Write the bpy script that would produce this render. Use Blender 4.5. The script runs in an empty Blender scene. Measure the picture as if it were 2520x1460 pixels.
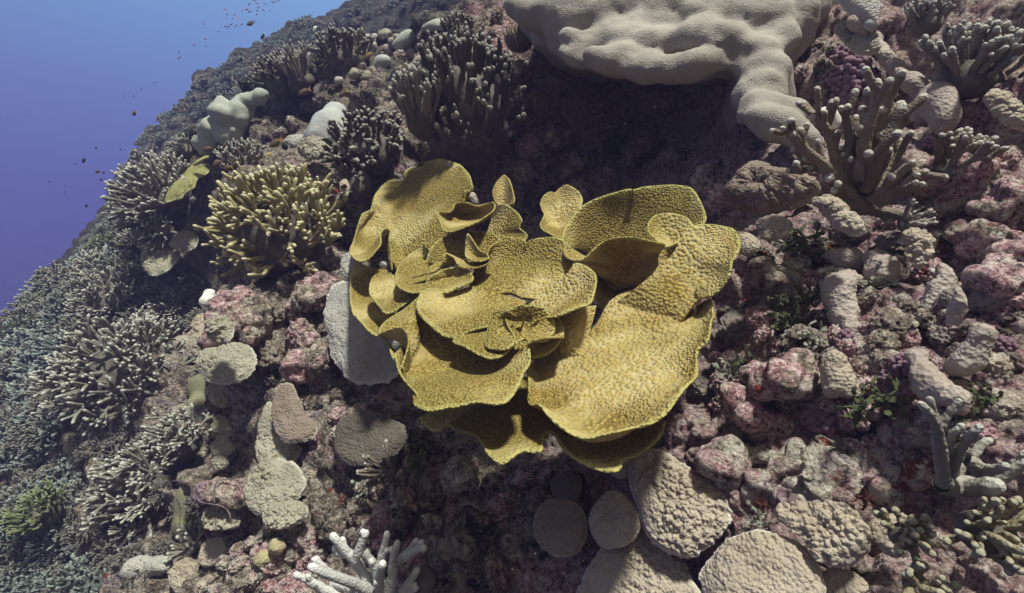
import bpy, bmesh, math, random
import numpy as np
from mathutils import Vector, Matrix
from mathutils.bvhtree import BVHTree

scene = bpy.context.scene
COL = scene.collection
PI = math.pi

# ------------------------------------------------------------------ camera, light, exposure
PITCH = math.radians(15.0)
FOC = 1260.0                       # focal length in the 2520 x 1460 layout units used below
CAM = np.zeros(3)
cam_data = bpy.data.cameras.new("camera")
cam_data.lens = 18.0
cam_data.sensor_width = 36.0
cam_data.clip_start = 0.02
cam_data.clip_end = 500.0
cam = bpy.data.objects.new("camera", cam_data)
COL.objects.link(cam)
cam.location = (0, 0, 0)
cam.rotation_euler = (math.radians(90) - PITCH, 0, 0)
scene.camera = cam

SUN_DIR = np.array([0.17, -0.12, 1.0]); SUN_DIR /= np.linalg.norm(SUN_DIR)
sun_data = bpy.data.lights.new("sun", 'SUN')
sun_data.energy = 5.0
sun_data.angle = math.radians(5.0)
sun_data.color = (1.0, 0.95, 0.90)
sun = bpy.data.objects.new("sun", sun_data)
COL.objects.link(sun)
sun.rotation_euler = Vector(-SUN_DIR).to_track_quat('-Z', 'Y').to_euler()

world = bpy.data.worlds.new("World")
scene.world = world
world.use_nodes = True
wn = world.node_tree
wn.nodes.clear()
w_out = wn.nodes.new('ShaderNodeOutputWorld')
w_bg = wn.nodes.new('ShaderNodeBackground')
w_tc = wn.nodes.new('ShaderNodeTexCoord')
w_dot = wn.nodes.new('ShaderNodeVectorMath'); w_dot.operation = 'DOT_PRODUCT'
w_dot.inputs[1].default_value = Vector((0.16, 0.12, 0.98)).normalized()
w_ramp = wn.nodes.new('ShaderNodeValToRGB')
cr = w_ramp.color_ramp
def lin(r, g, b):
    f = lambda c: ((c / 255.0) / 12.92) if c / 255.0 <= 0.04045 else ((c / 255.0 + 0.055) / 1.055) ** 2.4
    return (f(r), f(g), f(b), 1.0)
w_map = wn.nodes.new('ShaderNodeMapRange')
w_map.inputs['From Min'].default_value = -1.0
w_map.inputs['From Max'].default_value = 1.0
wn.links.new(w_tc.outputs['Generated'], w_dot.inputs[0])
wn.links.new(w_dot.outputs['Value'], w_map.inputs['Value'])
wn.links.new(w_map.outputs['Result'], w_ramp.inputs['Fac'])
WATER = [(0.0, (34, 30, 24)), (0.28, (42, 37, 34)), (0.38, (58, 52, 112)), (0.48, (76, 76, 150)), (0.545, (90, 102, 170)),
         (0.61, (100, 130, 192)), (0.66, (114, 148, 204)), (0.74, (136, 130, 119)), (1.0, (136, 126, 110))]
cr.elements[0].position, cr.elements[0].color = WATER[0][0], lin(*WATER[0][1])
cr.elements[1].position, cr.elements[1].color = WATER[-1][0], lin(*WATER[-1][1])
for p_, c_ in WATER[1:-1]:
    e_ = cr.elements.new(p_); e_.color = lin(*c_)
# water blue kept to the left and ahead; elsewhere toned neutral to keep shadows warm
w_side = wn.nodes.new('ShaderNodeVectorMath'); w_side.operation = 'DOT_PRODUCT'
w_side.inputs[1].default_value = Vector((-0.72, 0.69, 0.0))
wn.links.new(w_tc.outputs['Generated'], w_side.inputs[0])
w_sm = wn.nodes.new('ShaderNodeMapRange'); w_sm.interpolation_type = 'SMOOTHSTEP'
w_sm.inputs['From Min'].default_value = -0.25; w_sm.inputs['From Max'].default_value = 0.55
wn.links.new(w_side.outputs['Value'], w_sm.inputs['Value'])
w_up = wn.nodes.new('ShaderNodeValToRGB')
w_up.color_ramp.elements[0].position, w_up.color_ramp.elements[0].color = 0.35, lin(40, 36, 30)
w_up.color_ramp.elements[1].position, w_up.color_ramp.elements[1].color = 0.85, lin(142, 134, 118)
wn.links.new(w_map.outputs['Result'], w_up.inputs['Fac'])
w_mix = wn.nodes.new('ShaderNodeMix'); w_mix.data_type = 'RGBA'
wn.links.new(w_sm.outputs['Result'], w_mix.inputs[0])
wn.links.new(w_up.outputs['Color'], w_mix.inputs[6]); wn.links.new(w_ramp.outputs['Color'], w_mix.inputs[7])
wn.links.new(w_mix.outputs[2], w_bg.inputs['Color'])
wn.links.new(w_bg.outputs['Background'], w_out.inputs['Surface'])
w_bg.inputs['Strength'].default_value = 1.0

scene.view_settings.view_transform = 'Standard'
scene.view_settings.look = 'None'
scene.view_settings.gamma = 1.0
scene.view_settings.exposure = 0.28
scene.cycles.use_denoising = True
scene.cycles.max_bounces = 6
scene.cycles.diffuse_bounces = 3
scene.cycles.glossy_bounces = 2
scene.cycles.transmission_bounces = 3
scene.cycles.volume_bounces = 0
scene.cycles.use_adaptive_sampling = True

# ------------------------------------------------------------------ frame of the reef slope
RT = np.array([1.0, 0, 0])
FW = np.array([0, math.cos(PITCH), -math.sin(PITCH)])
UPC = np.array([0, math.sin(PITCH), math.cos(PITCH)])
_nc = np.array([1, 1, 0.976]); _nc /= np.linalg.norm(_nc)
NIN = _nc[0] * RT - _nc[1] * UPC + _nc[2] * FW
OUT = -NIN                                            # out of the slope, into the water
SU = np.cross([0, 0, 1.0], NIN); SU /= np.linalg.norm(SU)   # along the slope, away to the left
SV = np.cross(NIN, SU)
if SV[2] < 0: SV = -SV                                # up the slope
DPL = 0.8

def ray(px, py):
    return ((px - 1260) / FOC) * RT - ((py - 730) / FOC) * UPC + FW
def pt(px, py, depth):
    return ray(px, py) * depth
def at(px, py, o=0.0):
    r = ray(px, py)
    return r * ((DPL - o) / max(0.05, r @ NIN))

# ------------------------------------------------------------------ noise in numpy
def _hash(ix, iy, iz, seed):
    h = (ix.astype(np.int64) * 374761393 + iy.astype(np.int64) * 668265263 + iz.astype(np.int64) * 2147483647 + seed * 144665) & 0x7fffffff
    h = ((h ^ (h >> 13)) * 1274126177) & 0x7fffffff
    h = ((h ^ (h >> 16)) * 2246822519) & 0x7fffffff
    return ((h ^ (h >> 15)) & 0xffff) / 65535.0
def vnoise(p, seed=0):
    i = np.floor(p).astype(np.int64); f = p - i
    f = f * f * f * (f * (f * 6 - 15) + 10)
    r = 0
    for dx in (0, 1):
        wx = f[:, 0] if dx else 1 - f[:, 0]
        for dy in (0, 1):
            wy = f[:, 1] if dy else 1 - f[:, 1]
            for dz in (0, 1):
                wz = f[:, 2] if dz else 1 - f[:, 2]
                r = r + wx * wy * wz * _hash(i[:, 0] + dx, i[:, 1] + dy, i[:, 2] + dz, seed)
    return r * 2 - 1
def fbm(p, octaves=4, seed=0, gain=0.5, lac=2.03):
    a, r, s = 1.0, 0, 0
    for k in range(octaves):
        r = r + a * vnoise(p, seed + k * 17); s += a
        a *= gain; p = p * lac + 11.3
    return r / s
def lumps(q, seed=0):
    """rounded bumps: 1 - squared distance to the nearest jittered cell point, on 2-D q"""
    i = np.floor(q).astype(np.int64)
    best = np.full(len(q), 9.0)
    z = np.zeros(len(q), np.int64)
    for dx in (-1, 0, 1):
        for dy in (-1, 0, 1):
            cx, cy = i[:, 0] + dx, i[:, 1] + dy
            jx = _hash(cx, cy, z, seed); jy = _hash(cx, cy, z + 1, seed); sz = _hash(cx, cy, z + 2, seed)
            d = ((cx + jx - q[:, 0]) ** 2 + (cy + jy - q[:, 1]) ** 2) / (0.35 + 0.9 * sz)
            best = np.minimum(best, d)
    return np.clip(1 - best, 0, 1)
def lumps3(p, seed=0):
    i = np.floor(p).astype(np.int64)
    best = np.full(len(p), 9.0)
    for dx in (-1, 0, 1):
        for dy in (-1, 0, 1):
            for dz in (-1, 0, 1):
                cx, cy, cz = i[:, 0] + dx, i[:, 1] + dy, i[:, 2] + dz
                d = (cx + _hash(cx, cy, cz, seed) - p[:, 0]) ** 2 + (cy + _hash(cx, cy, cz, seed + 1) - p[:, 1]) ** 2 + (cz + _hash(cx, cy, cz, seed + 2) - p[:, 2]) ** 2
                best = np.minimum(best, d)
    return np.clip(1 - best * 1.6, 0, 1)

# ------------------------------------------------------------------ mesh helpers
def mesh_from(name, verts, faces, material=None, smooth=True, attr=None):
    me = bpy.data.meshes.new(name)
    verts = np.asarray(verts, np.float32)
    if isinstance(faces, np.ndarray):
        nf, k = faces.shape
        me.vertices.add(len(verts)); me.vertices.foreach_set("co", verts.ravel())
        me.loops.add(nf * k); me.loops.foreach_set("vertex_index", faces.astype(np.int32).ravel())
        me.polygons.add(nf)
        me.polygons.foreach_set("loop_start", np.arange(0, nf * k, k, dtype=np.int32))
        me.update(calc_edges=True)
    else:
        me.from_pydata(verts.tolist(), [], faces)
    me.validate()
    if smooth:
        me.polygons.foreach_set("use_smooth", np.ones(len(me.polygons), bool))
    if attr is not None:
        a = me.attributes.new("tip", 'FLOAT', 'POINT')
        a.data.foreach_set("value", np.asarray(attr, np.float32))
    if material: me.materials.append(material)
    me.update()
    return me
def obj(name, me, parent=None, loc=None):
    o = bpy.data.objects.new(name, me); COL.objects.link(o)
    if parent is not None: o.parent = parent
    if loc is not None: o.location = loc
    return o
def tag(o, label=None, cat=None, group=None, kind=None):
    if label: o["label"] = label
    if cat: o["category"] = cat
    if group: o["group"] = group
    if kind: o["kind"] = kind
    return o
def empty(name, loc, rot=None):
    o = bpy.data.objects.new(name, None); COL.objects.link(o)
    o.location = loc; o.empty_display_size = 0.02
    if rot is not None: o.rotation_euler = rot
    return o
def copy_tree(o, parent=None):
    c = o.copy(); COL.objects.link(c)
    if parent is not None: c.parent = parent
    for ch in o.children: copy_tree(ch, c)
    return c
def frame(zdir, roll=0.0):
    """rotation matrix whose local z is zdir"""
    q = Vector(zdir).normalized().to_track_quat('Z', 'Y').to_matrix()
    return q @ Matrix.Rotation(roll, 3, 'Z')
# ------------------------------------------------------------------ materials
class NT:
    def __init__(s, name):
        s.m = bpy.data.materials.new(name); s.m.use_nodes = True
        s.t = s.m.node_tree; s.n = s.t.nodes; s.n.clear()
        s.out = s.n.new('ShaderNodeOutputMaterial')
        s.b = s.n.new('ShaderNodeBsdfPrincipled')
        s.t.links.new(s.b.outputs[0], s.out.inputs['Surface'])
        s.tc = s.n.new('ShaderNodeTexCoord')
        s.co = s.tc.outputs['Object']
    def link(s, a, b): s.t.links.new(a, b)
    def noise(s, scale, detail=4, rough=0.6, co=None, dist=0.0):
        n = s.n.new('ShaderNodeTexNoise'); n.inputs['Scale'].default_value = scale
        n.inputs['Detail'].default_value = detail; n.inputs['Roughness'].default_value = rough
        n.inputs['Distortion'].default_value = dist
        s.link(co or s.co, n.inputs['Vector']); return n.outputs['Fac']
    def voro(s, scale, feature='F1', co=None, rand=1.0, smooth=None):
        n = s.n.new('ShaderNodeTexVoronoi'); n.feature = feature
        n.inputs['Scale'].default_value = scale; n.inputs['Randomness'].default_value = rand
        if smooth is not None: n.inputs['Smoothness'].default_value = smooth
        s.link(co or s.co, n.inputs['Vector']); return n.outputs['Distance']
    def ramp(s, fac, stops):
        r = s.n.new('ShaderNodeValToRGB'); e = r.color_ramp.elements
        e[0].position, e[0].color = stops[0][0], (*stops[0][1], 1)
        e[1].position, e[1].color = stops[-1][0], (*stops[-1][1], 1)
        for p, c in stops[1:-1]:
            k = e.new(p); k.color = (*c, 1)
        s.link(fac, r.inputs['Fac']); return r.outputs['Color']
    def rng(s, v, a, b, c=0.0, d=1.0):
        n = s.n.new('ShaderNodeMapRange'); n.inputs['From Min'].default_value = a; n.inputs['From Max'].default_value = b
        n.inputs['To Min'].default_value = c; n.inputs['To Max'].default_value = d
        s.link(v, n.inputs['Value']); return n.outputs['Result']
    def mix(s, fac, a, b, mode='MIX'):
        n = s.n.new('ShaderNodeMix'); n.data_type = 'RGBA'; n.blend_type = mode
        if isinstance(fac, (int, float)): n.inputs[0].default_value = fac
        else: s.link(fac, n.inputs[0])
        for k, v in ((6, a), (7, b)):
            if isinstance(v, tuple): n.inputs[k].default_value = (*v, 1)
            else: s.link(v, n.inputs[k])
        return n.outputs[2]
    def math(s, op, a, b=0.0):
        n = s.n.new('ShaderNodeMath'); n.operation = op
        for k, v in ((0, a), (1, b)):
            if isinstance(v, (int, float)): n.inputs[k].default_value = v
            else: s.link(v, n.inputs[k])
        return n.outputs[0]
    def attr(s, name):
        n = s.n.new('ShaderNodeAttribute'); n.attribute_name = name; return n.outputs['Fac']
    def rand(s):
        n = s.n.new('ShaderNodeObjectInfo'); return n.outputs['Random']
    def bump(s, h, dist, strength=1.0, normal=None):
        n = s.n.new('ShaderNodeBump'); n.inputs['Distance'].default_value = dist; n.inputs['Strength'].default_value = strength
        s.link(h, n.inputs['Height'])
        if normal is not None: s.link(normal, n.inputs['Normal'])
        return n.outputs['Normal']
    def fin(s, color, rough=0.85, normal=None, spec=0.2):
        if isinstance(color, tuple): s.b.inputs['Base Color'].default_value = (*color, 1)
        else: s.link(color, s.b.inputs['Base Color'])
        s.b.inputs['Roughness'].default_value = rough
        s.b.inputs['Specular IOR Level'].default_value = spec
        if normal is not None: s.link(normal, s.b.inputs['Normal'])
        return s.m

def mat_rock(name="reef_rock", pinkbias=0.0, dark=0.0, right=True, white=0.0, red=0.0, gain=1.0):
    n = NT(name)
    if not right:                                        # loose lumps: each its own patch of the pattern
        n.co = n.n.new('ShaderNodeNewGeometry').outputs['Position']
    mid = n.noise(11, 5, 0.7); fine = n.noise(52, 6, 0.75); grit = n.noise(170, 5, 0.75)
    base = n.ramp(n.mix(0.5, mid, fine), [(0.40, (0.042, 0.034, 0.027)), (0.46, (0.165, 0.13, 0.105)), (0.52, (0.36, 0.29, 0.24)), (0.59, (0.66, 0.56, 0.48))])
    pinkamt = n.noise(6.5, 5, 0.68, dist=0.8)
    if right:
        sx = n.n.new('ShaderNodeSeparateXYZ'); n.link(n.co, sx.inputs[0])
        pinkamt = n.math('ADD', pinkamt, n.rng(sx.outputs['X'], -0.6, 0.40, -0.02, 0.18))
    pinkf = n.rng(pinkamt, 0.58 - pinkbias, 0.66 - pinkbias)
    pink = n.ramp(n.mix(0.5, fine, grit), [(0.39, (0.10, 0.045, 0.055)), (0.46, (0.34, 0.165, 0.185)), (0.52, (0.56, 0.355, 0.38)), (0.60, (0.78, 0.66, 0.645))])
    c = n.mix(pinkf, base, pink)
    c = n.mix(n.math('MULTIPLY', n.rng(n.noise(5.1, 4, 0.65), 0.59, 0.67), 0.45), c, n.ramp(fine, [(0.35, (0.075, 0.055, 0.11)), (0.65, (0.37, 0.30, 0.44))]))
    c = n.mix(n.rng(n.noise(24, 5, 0.7), 0.57 - white, 0.68 - white), c, (0.58, 0.53, 0.46))
    c = n.mix(n.rng(n.noise(15, 6, 0.75), 0.58 - dark, 0.65 - dark), c, (0.032, 0.028, 0.022))
    c = n.mix(n.rng(n.noise(27, 4, 0.6), 0.645 - red, 0.70 - red), c, (0.22, 0.05, 0.035))
    c = n.mix(n.rng(n.noise(19, 4, 0.6), 0.645, 0.71), c, (0.11, 0.115, 0.035))
    c = n.mix(n.rng(n.noise(95, 5, 0.75), 0.56, 0.62, 0, 0.75), c, (0.70, 0.65, 0.60))
    c = n.mix(n.rng(n.noise(80, 4, 0.7), 0.56, 0.62, 0, 0.8), c, (0.05, 0.04, 0.035))
    if right:
        c = n.mix(n.math('MULTIPLY', n.rng(sx.outputs['X'], 0.0, 0.7), n.rng(n.noise(8, 5, 0.7), 0.44, 0.54, 0, 0.85)), c, n.ramp(n.mix(0.5, fine, grit), [(0.42, (0.26, 0.17, 0.15)), (0.50, (0.55, 0.43, 0.38)), (0.58, (0.78, 0.68, 0.62))]))
    if gain != 1.0:
        g = n.n.new('ShaderNodeVectorMath'); g.operation = 'SCALE'; g.inputs['Scale'].default_value = gain; n.link(c, g.inputs[0]); c = g.outputs[0]
    if right:                                            # shade on the far face is put into the colour
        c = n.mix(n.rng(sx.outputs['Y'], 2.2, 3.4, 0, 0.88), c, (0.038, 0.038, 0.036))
    v = n.voro(75, 'SMOOTH_F1', smooth=0.35); v2 = n.voro(210, 'F1')
    h = n.math('ADD', n.math('MULTIPLY', fine, 0.9), n.math('SUBTRACT', n.math('MULTIPLY', grit, 0.45), n.math('ADD', n.math('MULTIPLY', v, 0.5), n.math('MULTIPLY', v2, 0.18))))
    nb = n.bump(h, 0.028, 1.0)
    return n.fin(c, 0.9, nb, 0.12)

def mat_yellow():
    n = NT("yellow_scroll_coral")
    rim = n.attr("tip")
    va = n.voro(215, 'SMOOTH_F1', smooth=0.25); vb = n.voro(140, 'SMOOTH_F1', smooth=0.25)
    sel = n.rng(n.math('ADD', n.noise(6, 2, 0.5), n.math('MULTIPLY', rim, -0.25)), 0.30, 0.42)
    mv = n.n.new('ShaderNodeMix'); n.link(sel, mv.inputs[0]); n.link(va, mv.inputs[2]); n.link(vb, mv.inputs[3]); v = mv.outputs[0]
    big = n.noise(4.5, 4, 0.6)
    skin = n.ramp(big, [(0.34, (0.41, 0.355, 0.11)), (0.48, (0.485, 0.385, 0.12)), (0.60, (0.51, 0.36, 0.105)), (0.70, (0.55, 0.43, 0.175))])
    gapf = n.rng(v, 0.34, 0.58)
    pale = n.rng(n.noise(5.5, 3, 0.5), 0.47, 0.60)
    gap = n.mix(pale, (0.235, 0.165, 0.042), (0.56, 0.47, 0.24))  # dark gap tone paints in shading between polyps; pale gaps are pigment
    c = n.mix(gapf, skin, gap)
    c = n.mix(n.rng(n.noise(26, 4, 0.65), 0.60, 0.74, 0, 0.5), c, (0.25, 0.15, 0.045))
    c = n.mix(n.rng(rim, 0.955, 1.0, 0, 0.75), c, (0.54, 0.50, 0.18))
    n1 = n.bump(n.math('SUBTRACT', 1.0, v), 0.0055, 1.0)
    n2 = n.bump(n.noise(35, 4, 0.6), 0.006, 0.5, n1)
    m = n.fin(c, 0.75, n2, 0.2)
    # thin living tissue lets some light through
    tr = n.n.new('ShaderNodeBsdfTranslucent'); n.link(c, tr.inputs['Color'])
    ms = n.n.new('ShaderNodeMixShader'); ms.inputs[0].default_value = 0.22
    n.link(n.b.outputs[0], ms.inputs[1]); n.link(tr.outputs[0], ms.inputs[2]); n.link(ms.outputs[0], n.out.inputs['Surface'])
    return m

def mat_plate(name, c0, c1, cdark, rimc):
    n = NT(name)
    big = n.noise(9, 4, 0.6); fine = n.noise(70, 5, 0.65)
    c = n.mix(n.rng(big, 0.36, 0.64), c0, c1)
    c = n.mix(n.rng(fine, 0.58, 0.75), c, cdark)
    c = n.mix(n.math('MULTIPLY', n.rng(n.attr("tip"), 0.91, 0.98), 0.85), c, rimc)
    v = n.voro(190, 'SMOOTH_F1', smooth=0.3)
    nb = n.bump(n.math('SUBTRACT', 1.0, v), 0.004, 0.8)
    nb = n.bump(n.noise(55, 5, 0.65), 0.012, 0.7, nb)
    return n.fin(c, 0.9, nb, 0.15)

def mat_massive(name, c0, c1, pore=260, dist=0.002):
    n = NT(name)
    big = n.noise(6, 4, 0.6)
    c = n.mix(n.rng(big, 0.35, 0.66), c0, c1)
    c = n.mix(n.rng(n.noise(60, 4, 0.7), 0.60, 0.78, 0, 0.6), c, tuple(x * 1.35 for x in c1))
    v = n.voro(pore, 'F1')
    nb = n.bump(v, dist, 0.6)
    nb = n.bump(n.noise(28, 4, 0.6), 0.010, 0.45, nb)
    return n.fin(c, 0.8, nb, 0.25)

def mat_brain():
    n = NT("brain_coral_ridges")
    w = n.n.new('ShaderNodeTexWave'); w.wave_type = 'BANDS'; w.inputs['Scale'].default_value = 32
    w.inputs['Distortion'].default_value = 9; w.inputs['Detail'].default_value = 1.5; w.inputs['Detail Scale'].default_value = 0.9
    n.link(n.co, w.inputs['Vector'])
    c = n.ramp(w.outputs['Fac'], [(0.2, (0.10, 0.075, 0.055)), (0.7, (0.27, 0.205, 0.15))])
    return n.fin(c, 0.85, n.bump(w.outputs['Fac'], 0.010, 0.8), 0.2)

def mat_finger(name, body, body2, tipc, t0=0.90, t1=1.0, bumpd=0.004):
    n = NT(name)
    t = n.attr("tip")
    c = n.mix(n.rng(n.noise(14, 4, 0.6), 0.35, 0.66), body, body2)
    c = n.mix(n.rng(n.noise(70, 3, 0.6), 0.60, 0.76, 0, 0.6), c, tuple(x * 0.6 for x in body))
    rv = n.rng(n.rand(), 0, 1, 0.82, 1.12)
    m = n.n.new('ShaderNodeVectorMath'); m.operation = 'SCALE'; n.link(c, m.inputs[0]); n.link(rv, m.inputs['Scale'])
    c = n.mix(n.rng(t, t0, t1), m.outputs[0], tipc)
    nb = n.bump(n.voro(220, 'SMOOTH_F1', smooth=0.3), bumpd * 0.6, 0.8)
    nb = n.bump(n.noise(60, 4, 0.6), bumpd, 0.7, nb)
    return n.fin(c, 0.85, nb, 0.2)

def mat_plain(name, c0, c1, scale=25, rough=0.8, bd=0.006, spec=0.25):
    n = NT(name)
    c = n.mix(n.rng(n.noise(scale, 4, 0.65), 0.38, 0.62), c0, c1)
    return n.fin(c, rough, n.bump(n.noise(scale * 3, 5, 0.65), bd, 0.8), spec)

M = {}
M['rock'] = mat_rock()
M['crust_pink'] = mat_rock("pink_crusted_rock", 0.19, -0.045, False, 0.03, 0.015, 1.5)
M['crust_grey'] = mat_rock("grey_crusted_rock", -0.02, -0.03, False, 0.05, 0.0, 1.4)
M['crust_dark'] = mat_rock("dark_crusted_rock", -0.02, 0.05, False, -0.02, 0.0, 0.9)
M['crust_violet'] = mat_rock("violet_crusted_rock", 0.12, -0.03, False, 0.0, 0.0, 1.35)
M['crust_pale'] = mat_rock("pale_crusted_rock", 0.12, -0.06, False, 0.10, 0.02, 1.35)
M['crust_red'] = mat_rock("rusty_crusted_rock", 0.06, 0.0, False, 0.05, 0.10)
M['yellow'] = mat_yellow()
M['plate_tan'] = mat_plate("tan_plate_coral", (0.365, 0.30, 0.235), (0.45, 0.385, 0.315), (0.23, 0.18, 0.14), (0.64, 0.585, 0.52))
M['plate_grey'] = mat_plate("grey_plate_coral", (0.36, 0.34, 0.315), (0.46, 0.435, 0.405), (0.25, 0.23, 0.21), (0.58, 0.56, 0.54))
M['plate_olive'] = mat_plate("olive_plate_coral", (0.30, 0.275, 0.215), (0.385, 0.355, 0.285), (0.18, 0.16, 0.12), (0.50, 0.48, 0.42))
M['plate_shaded'] = mat_plate("shaded_plate_coral", (0.10, 0.085, 0.07), (0.14, 0.12, 0.10), (0.07, 0.055, 0.045), (0.20, 0.18, 0.16))  # shade below the yellow coral is put into this dark tone
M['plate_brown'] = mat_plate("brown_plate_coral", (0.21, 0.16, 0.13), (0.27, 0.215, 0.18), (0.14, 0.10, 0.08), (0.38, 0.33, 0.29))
M['plate_yellow'] = mat_plate("yellow_plate_coral", (0.235, 0.225, 0.09), (0.31, 0.295, 0.13), (0.14, 0.125, 0.045), (0.42, 0.41, 0.20))
M['boulder'] = mat_massive("grey_boulder_coral", (0.27, 0.245, 0.215), (0.375, 0.34, 0.31))
M['mound'] = mat_massive("pale_mound_coral", (0.36, 0.37, 0.375), (0.46, 0.46, 0.46), 300)
M['mound_green'] = mat_massive("greenish_mound_coral", (0.30, 0.315, 0.28), (0.41, 0.415, 0.375), 300)
M['mound_olive'] = mat_massive("olive_mound_coral", (0.135, 0.13, 0.08), (0.22, 0.21, 0.135), 260)
M['honeycomb'] = mat_massive("honeycomb_coral", (0.30, 0.25, 0.14), (0.44, 0.38, 0.24), 130, 0.004)
M['lump_tan'] = mat_massive("tan_lump_coral", (0.27, 0.215, 0.19), (0.42, 0.36, 0.325), 150, 0.005)
M['white'] = mat_massive("white_lump", (0.62, 0.60, 0.57), (0.74, 0.72, 0.70), 200, 0.001)
M['brain'] = mat_brain()
M['finger_white'] = mat_finger("pale_finger_coral", (0.185, 0.17, 0.145), (0.275, 0.26, 0.225), (0.48, 0.47, 0.435))
M['finger_grey'] = mat_finger("grey_finger_coral", (0.18, 0.155, 0.135), (0.255, 0.225, 0.205), (0.42, 0.41, 0.38))
M['finger_brown'] = mat_finger("brown_finger_coral", (0.18, 0.145, 0.11), (0.25, 0.205, 0.165), (0.44, 0.42, 0.38), 0.965)
M['finger_dark'] = mat_finger("dark_finger_coral", (0.085, 0.075, 0.062), (0.135, 0.12, 0.10), (0.34, 0.325, 0.29), 0.965)
M['finger_yellow'] = mat_finger("yellow_finger_coral", (0.29, 0.25, 0.125), (0.385, 0.34, 0.19), (0.56, 0.515, 0.34), 0.84)
M['finger_smooth'] = mat_finger("smooth_grey_branches", (0.26, 0.24, 0.21), (0.33, 0.31, 0.275), (0.42, 0.41, 0.37))
M['finger_chalk'] = mat_finger("chalky_branches", (0.44, 0.43, 0.425), (0.54, 0.53, 0.525), (0.66, 0.65, 0.64))
M['finger_olive'] = mat_finger("olive_finger_coral", (0.20, 0.165, 0.105), (0.28, 0.24, 0.165), (0.33, 0.31, 0.23))
M['finger_teal_pale'] = mat_finger("pale_blue_grey_finger_coral", (0.15, 0.175, 0.165), (0.24, 0.27, 0.26), (0.46, 0.51, 0.49), 0.7)
M['finger_green'] = mat_finger("green_finger_coral", (0.10, 0.11, 0.05), (0.14, 0.155, 0.07), (0.24, 0.26, 0.14), 0.6)
M['finger_teal'] = mat_finger("blue_grey_finger_coral", (0.12, 0.14, 0.135), (0.18, 0.205, 0.20), (0.36, 0.40, 0.39), 0.8)  # body tone darkened to stand for shade on the far reef
M['dead'] = mat_plain("dead_coral_base", (0.07, 0.06, 0.05), (0.16, 0.14, 0.12), 20)
M['pink'] = mat_plain("pink_coralline", (0.27, 0.13, 0.19), (0.46, 0.30, 0.38), 30)
M['violet'] = mat_plain("violet_coralline", (0.22, 0.15, 0.25), (0.42, 0.33, 0.45), 30)
M['maroon'] = mat_plain("maroon_crust", (0.13, 0.04, 0.04), (0.27, 0.11, 0.10), 28)
M['algae'] = mat_plain("green_algae_segments", (0.045, 0.06, 0.022), (0.15, 0.17, 0.075), 60, 0.5, 0.002, 0.4)
M['algae_pale'] = mat_plain("bleached_algae_segments", (0.13, 0.13, 0.09), (0.55, 0.54, 0.47), 60, 0.5, 0.002, 0.4)
M['grape'] = mat_plain("grape_coralline", (0.235, 0.12, 0.165), (0.42, 0.285, 0.355), 40, 0.65, 0.003)
M['red_algae'] = mat_plain("red_algae", (0.12, 0.03, 0.02), (0.24, 0.08, 0.05), 60)
M['orange_algae'] = mat_plain("orange_algae", (0.20, 0.07, 0.02), (0.34, 0.13, 0.04), 60)
# ------------------------------------------------------------------ the reef slope
CTRL = [  # x, y in the layout, distance along the view axis
 (2500,1400,.60),(2500,1050,.68),(2500,700,.80),(2500,350,.98),(2500,50,1.15),(2250,1400,.68),(2250,1100,.76),(2250,800,.86),(2250,500,1.02),
 (2250,200,1.28),(2000,1400,.74),(2000,1150,.80),(2000,900,.92),(2000,650,1.06),(2000,450,1.2),(1980,120,1.5),(1800,1300,.87),(1700,1250,.97),(1640,1350,.95),(1800,1100,.93),(1800,850,1.08),
 (1600,1400,.93),(1600,1200,.98),(1500,1000,1.22),(1700,700,1.28),(1400,1300,1.02),(1250,1150,1.2),(1250,1400,1.05),(1400,800,1.46),(1200,900,1.48),
 (1600,470,1.78),(1600,300,2.12),(1450,300,2.08),(1720,330,1.95),(1250,450,1.98),(1050,500,2.08),(1000,700,1.80),(1300,120,2.0),(1700,50,1.75),(1850,300,1.6),
 (1100,1250,1.22),(900,1400,1.15),(900,1150,1.42),(700,1300,1.38),(700,1100,1.55),(850,900,1.66),(750,780,1.72),(640,880,1.70),(620,1050,1.68),(650,1420,1.32),
 (800,600,1.95),(680,620,2.05),(590,640,2.25),(900,450,2.05),(520,900,2.35),(540,1080,2.15),(500,1250,1.85),(480,1420,1.55),
 (430,1000,2.4),(300,950,2.45),(300,1150,2.2),(300,1330,1.95),(100,1400,2.0),(100,1200,2.4),(100,1000,2.9),(60,960,3.2),(150,830,3.2),(250,700,3.2),
 (400,780,2.9),(500,720,3.0),(600,740,2.75),(420,600,2.9),(330,600,3.1),(470,520,2.75),(560,470,2.75),
 (380,450,2.95),(620,330,2.75),(700,400,2.55),(520,320,3.05),(640,245,3.1),(820,320,2.4),(760,240,2.9),(900,200,2.8),(1010,110,3.1),(1100,180,2.6),(1120,60,3.1),(1220,40,2.9),
 (90,735,3.9),(0,900,3.6),(205,650,4.5),(250,560,5.5),(355,360,6.3),(515,205,6.9),(645,125,7.1),(765,65,7.1),(900,5,7.1),
 (310,500,5.2),(420,330,6.0),(560,200,6.3),(700,130,6.3),(860,90,5.6),(1000,30,5.2),(1100,-30,4.8),
]
PTS = [pt(*c) for c in CTRL]
def _behind(c, s, dh):
    P = pt(*c); u, v, h = P @ SU, P @ SV, DPL - P @ NIN
    PTS.append(SU * u * s + SV * v * s + NIN * (DPL - h - dh))
for c in [(380,450,2.95),(520,320,3.05),(640,245,3.1),(1010,110,3.1),(1120,60,3.1)]: _behind(c, 1.28, -0.40)
for c in [(90,735,3.9),(0,900,3.6),(205,650,4.5)]: _behind(c, 1.6, -0.5)
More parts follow.
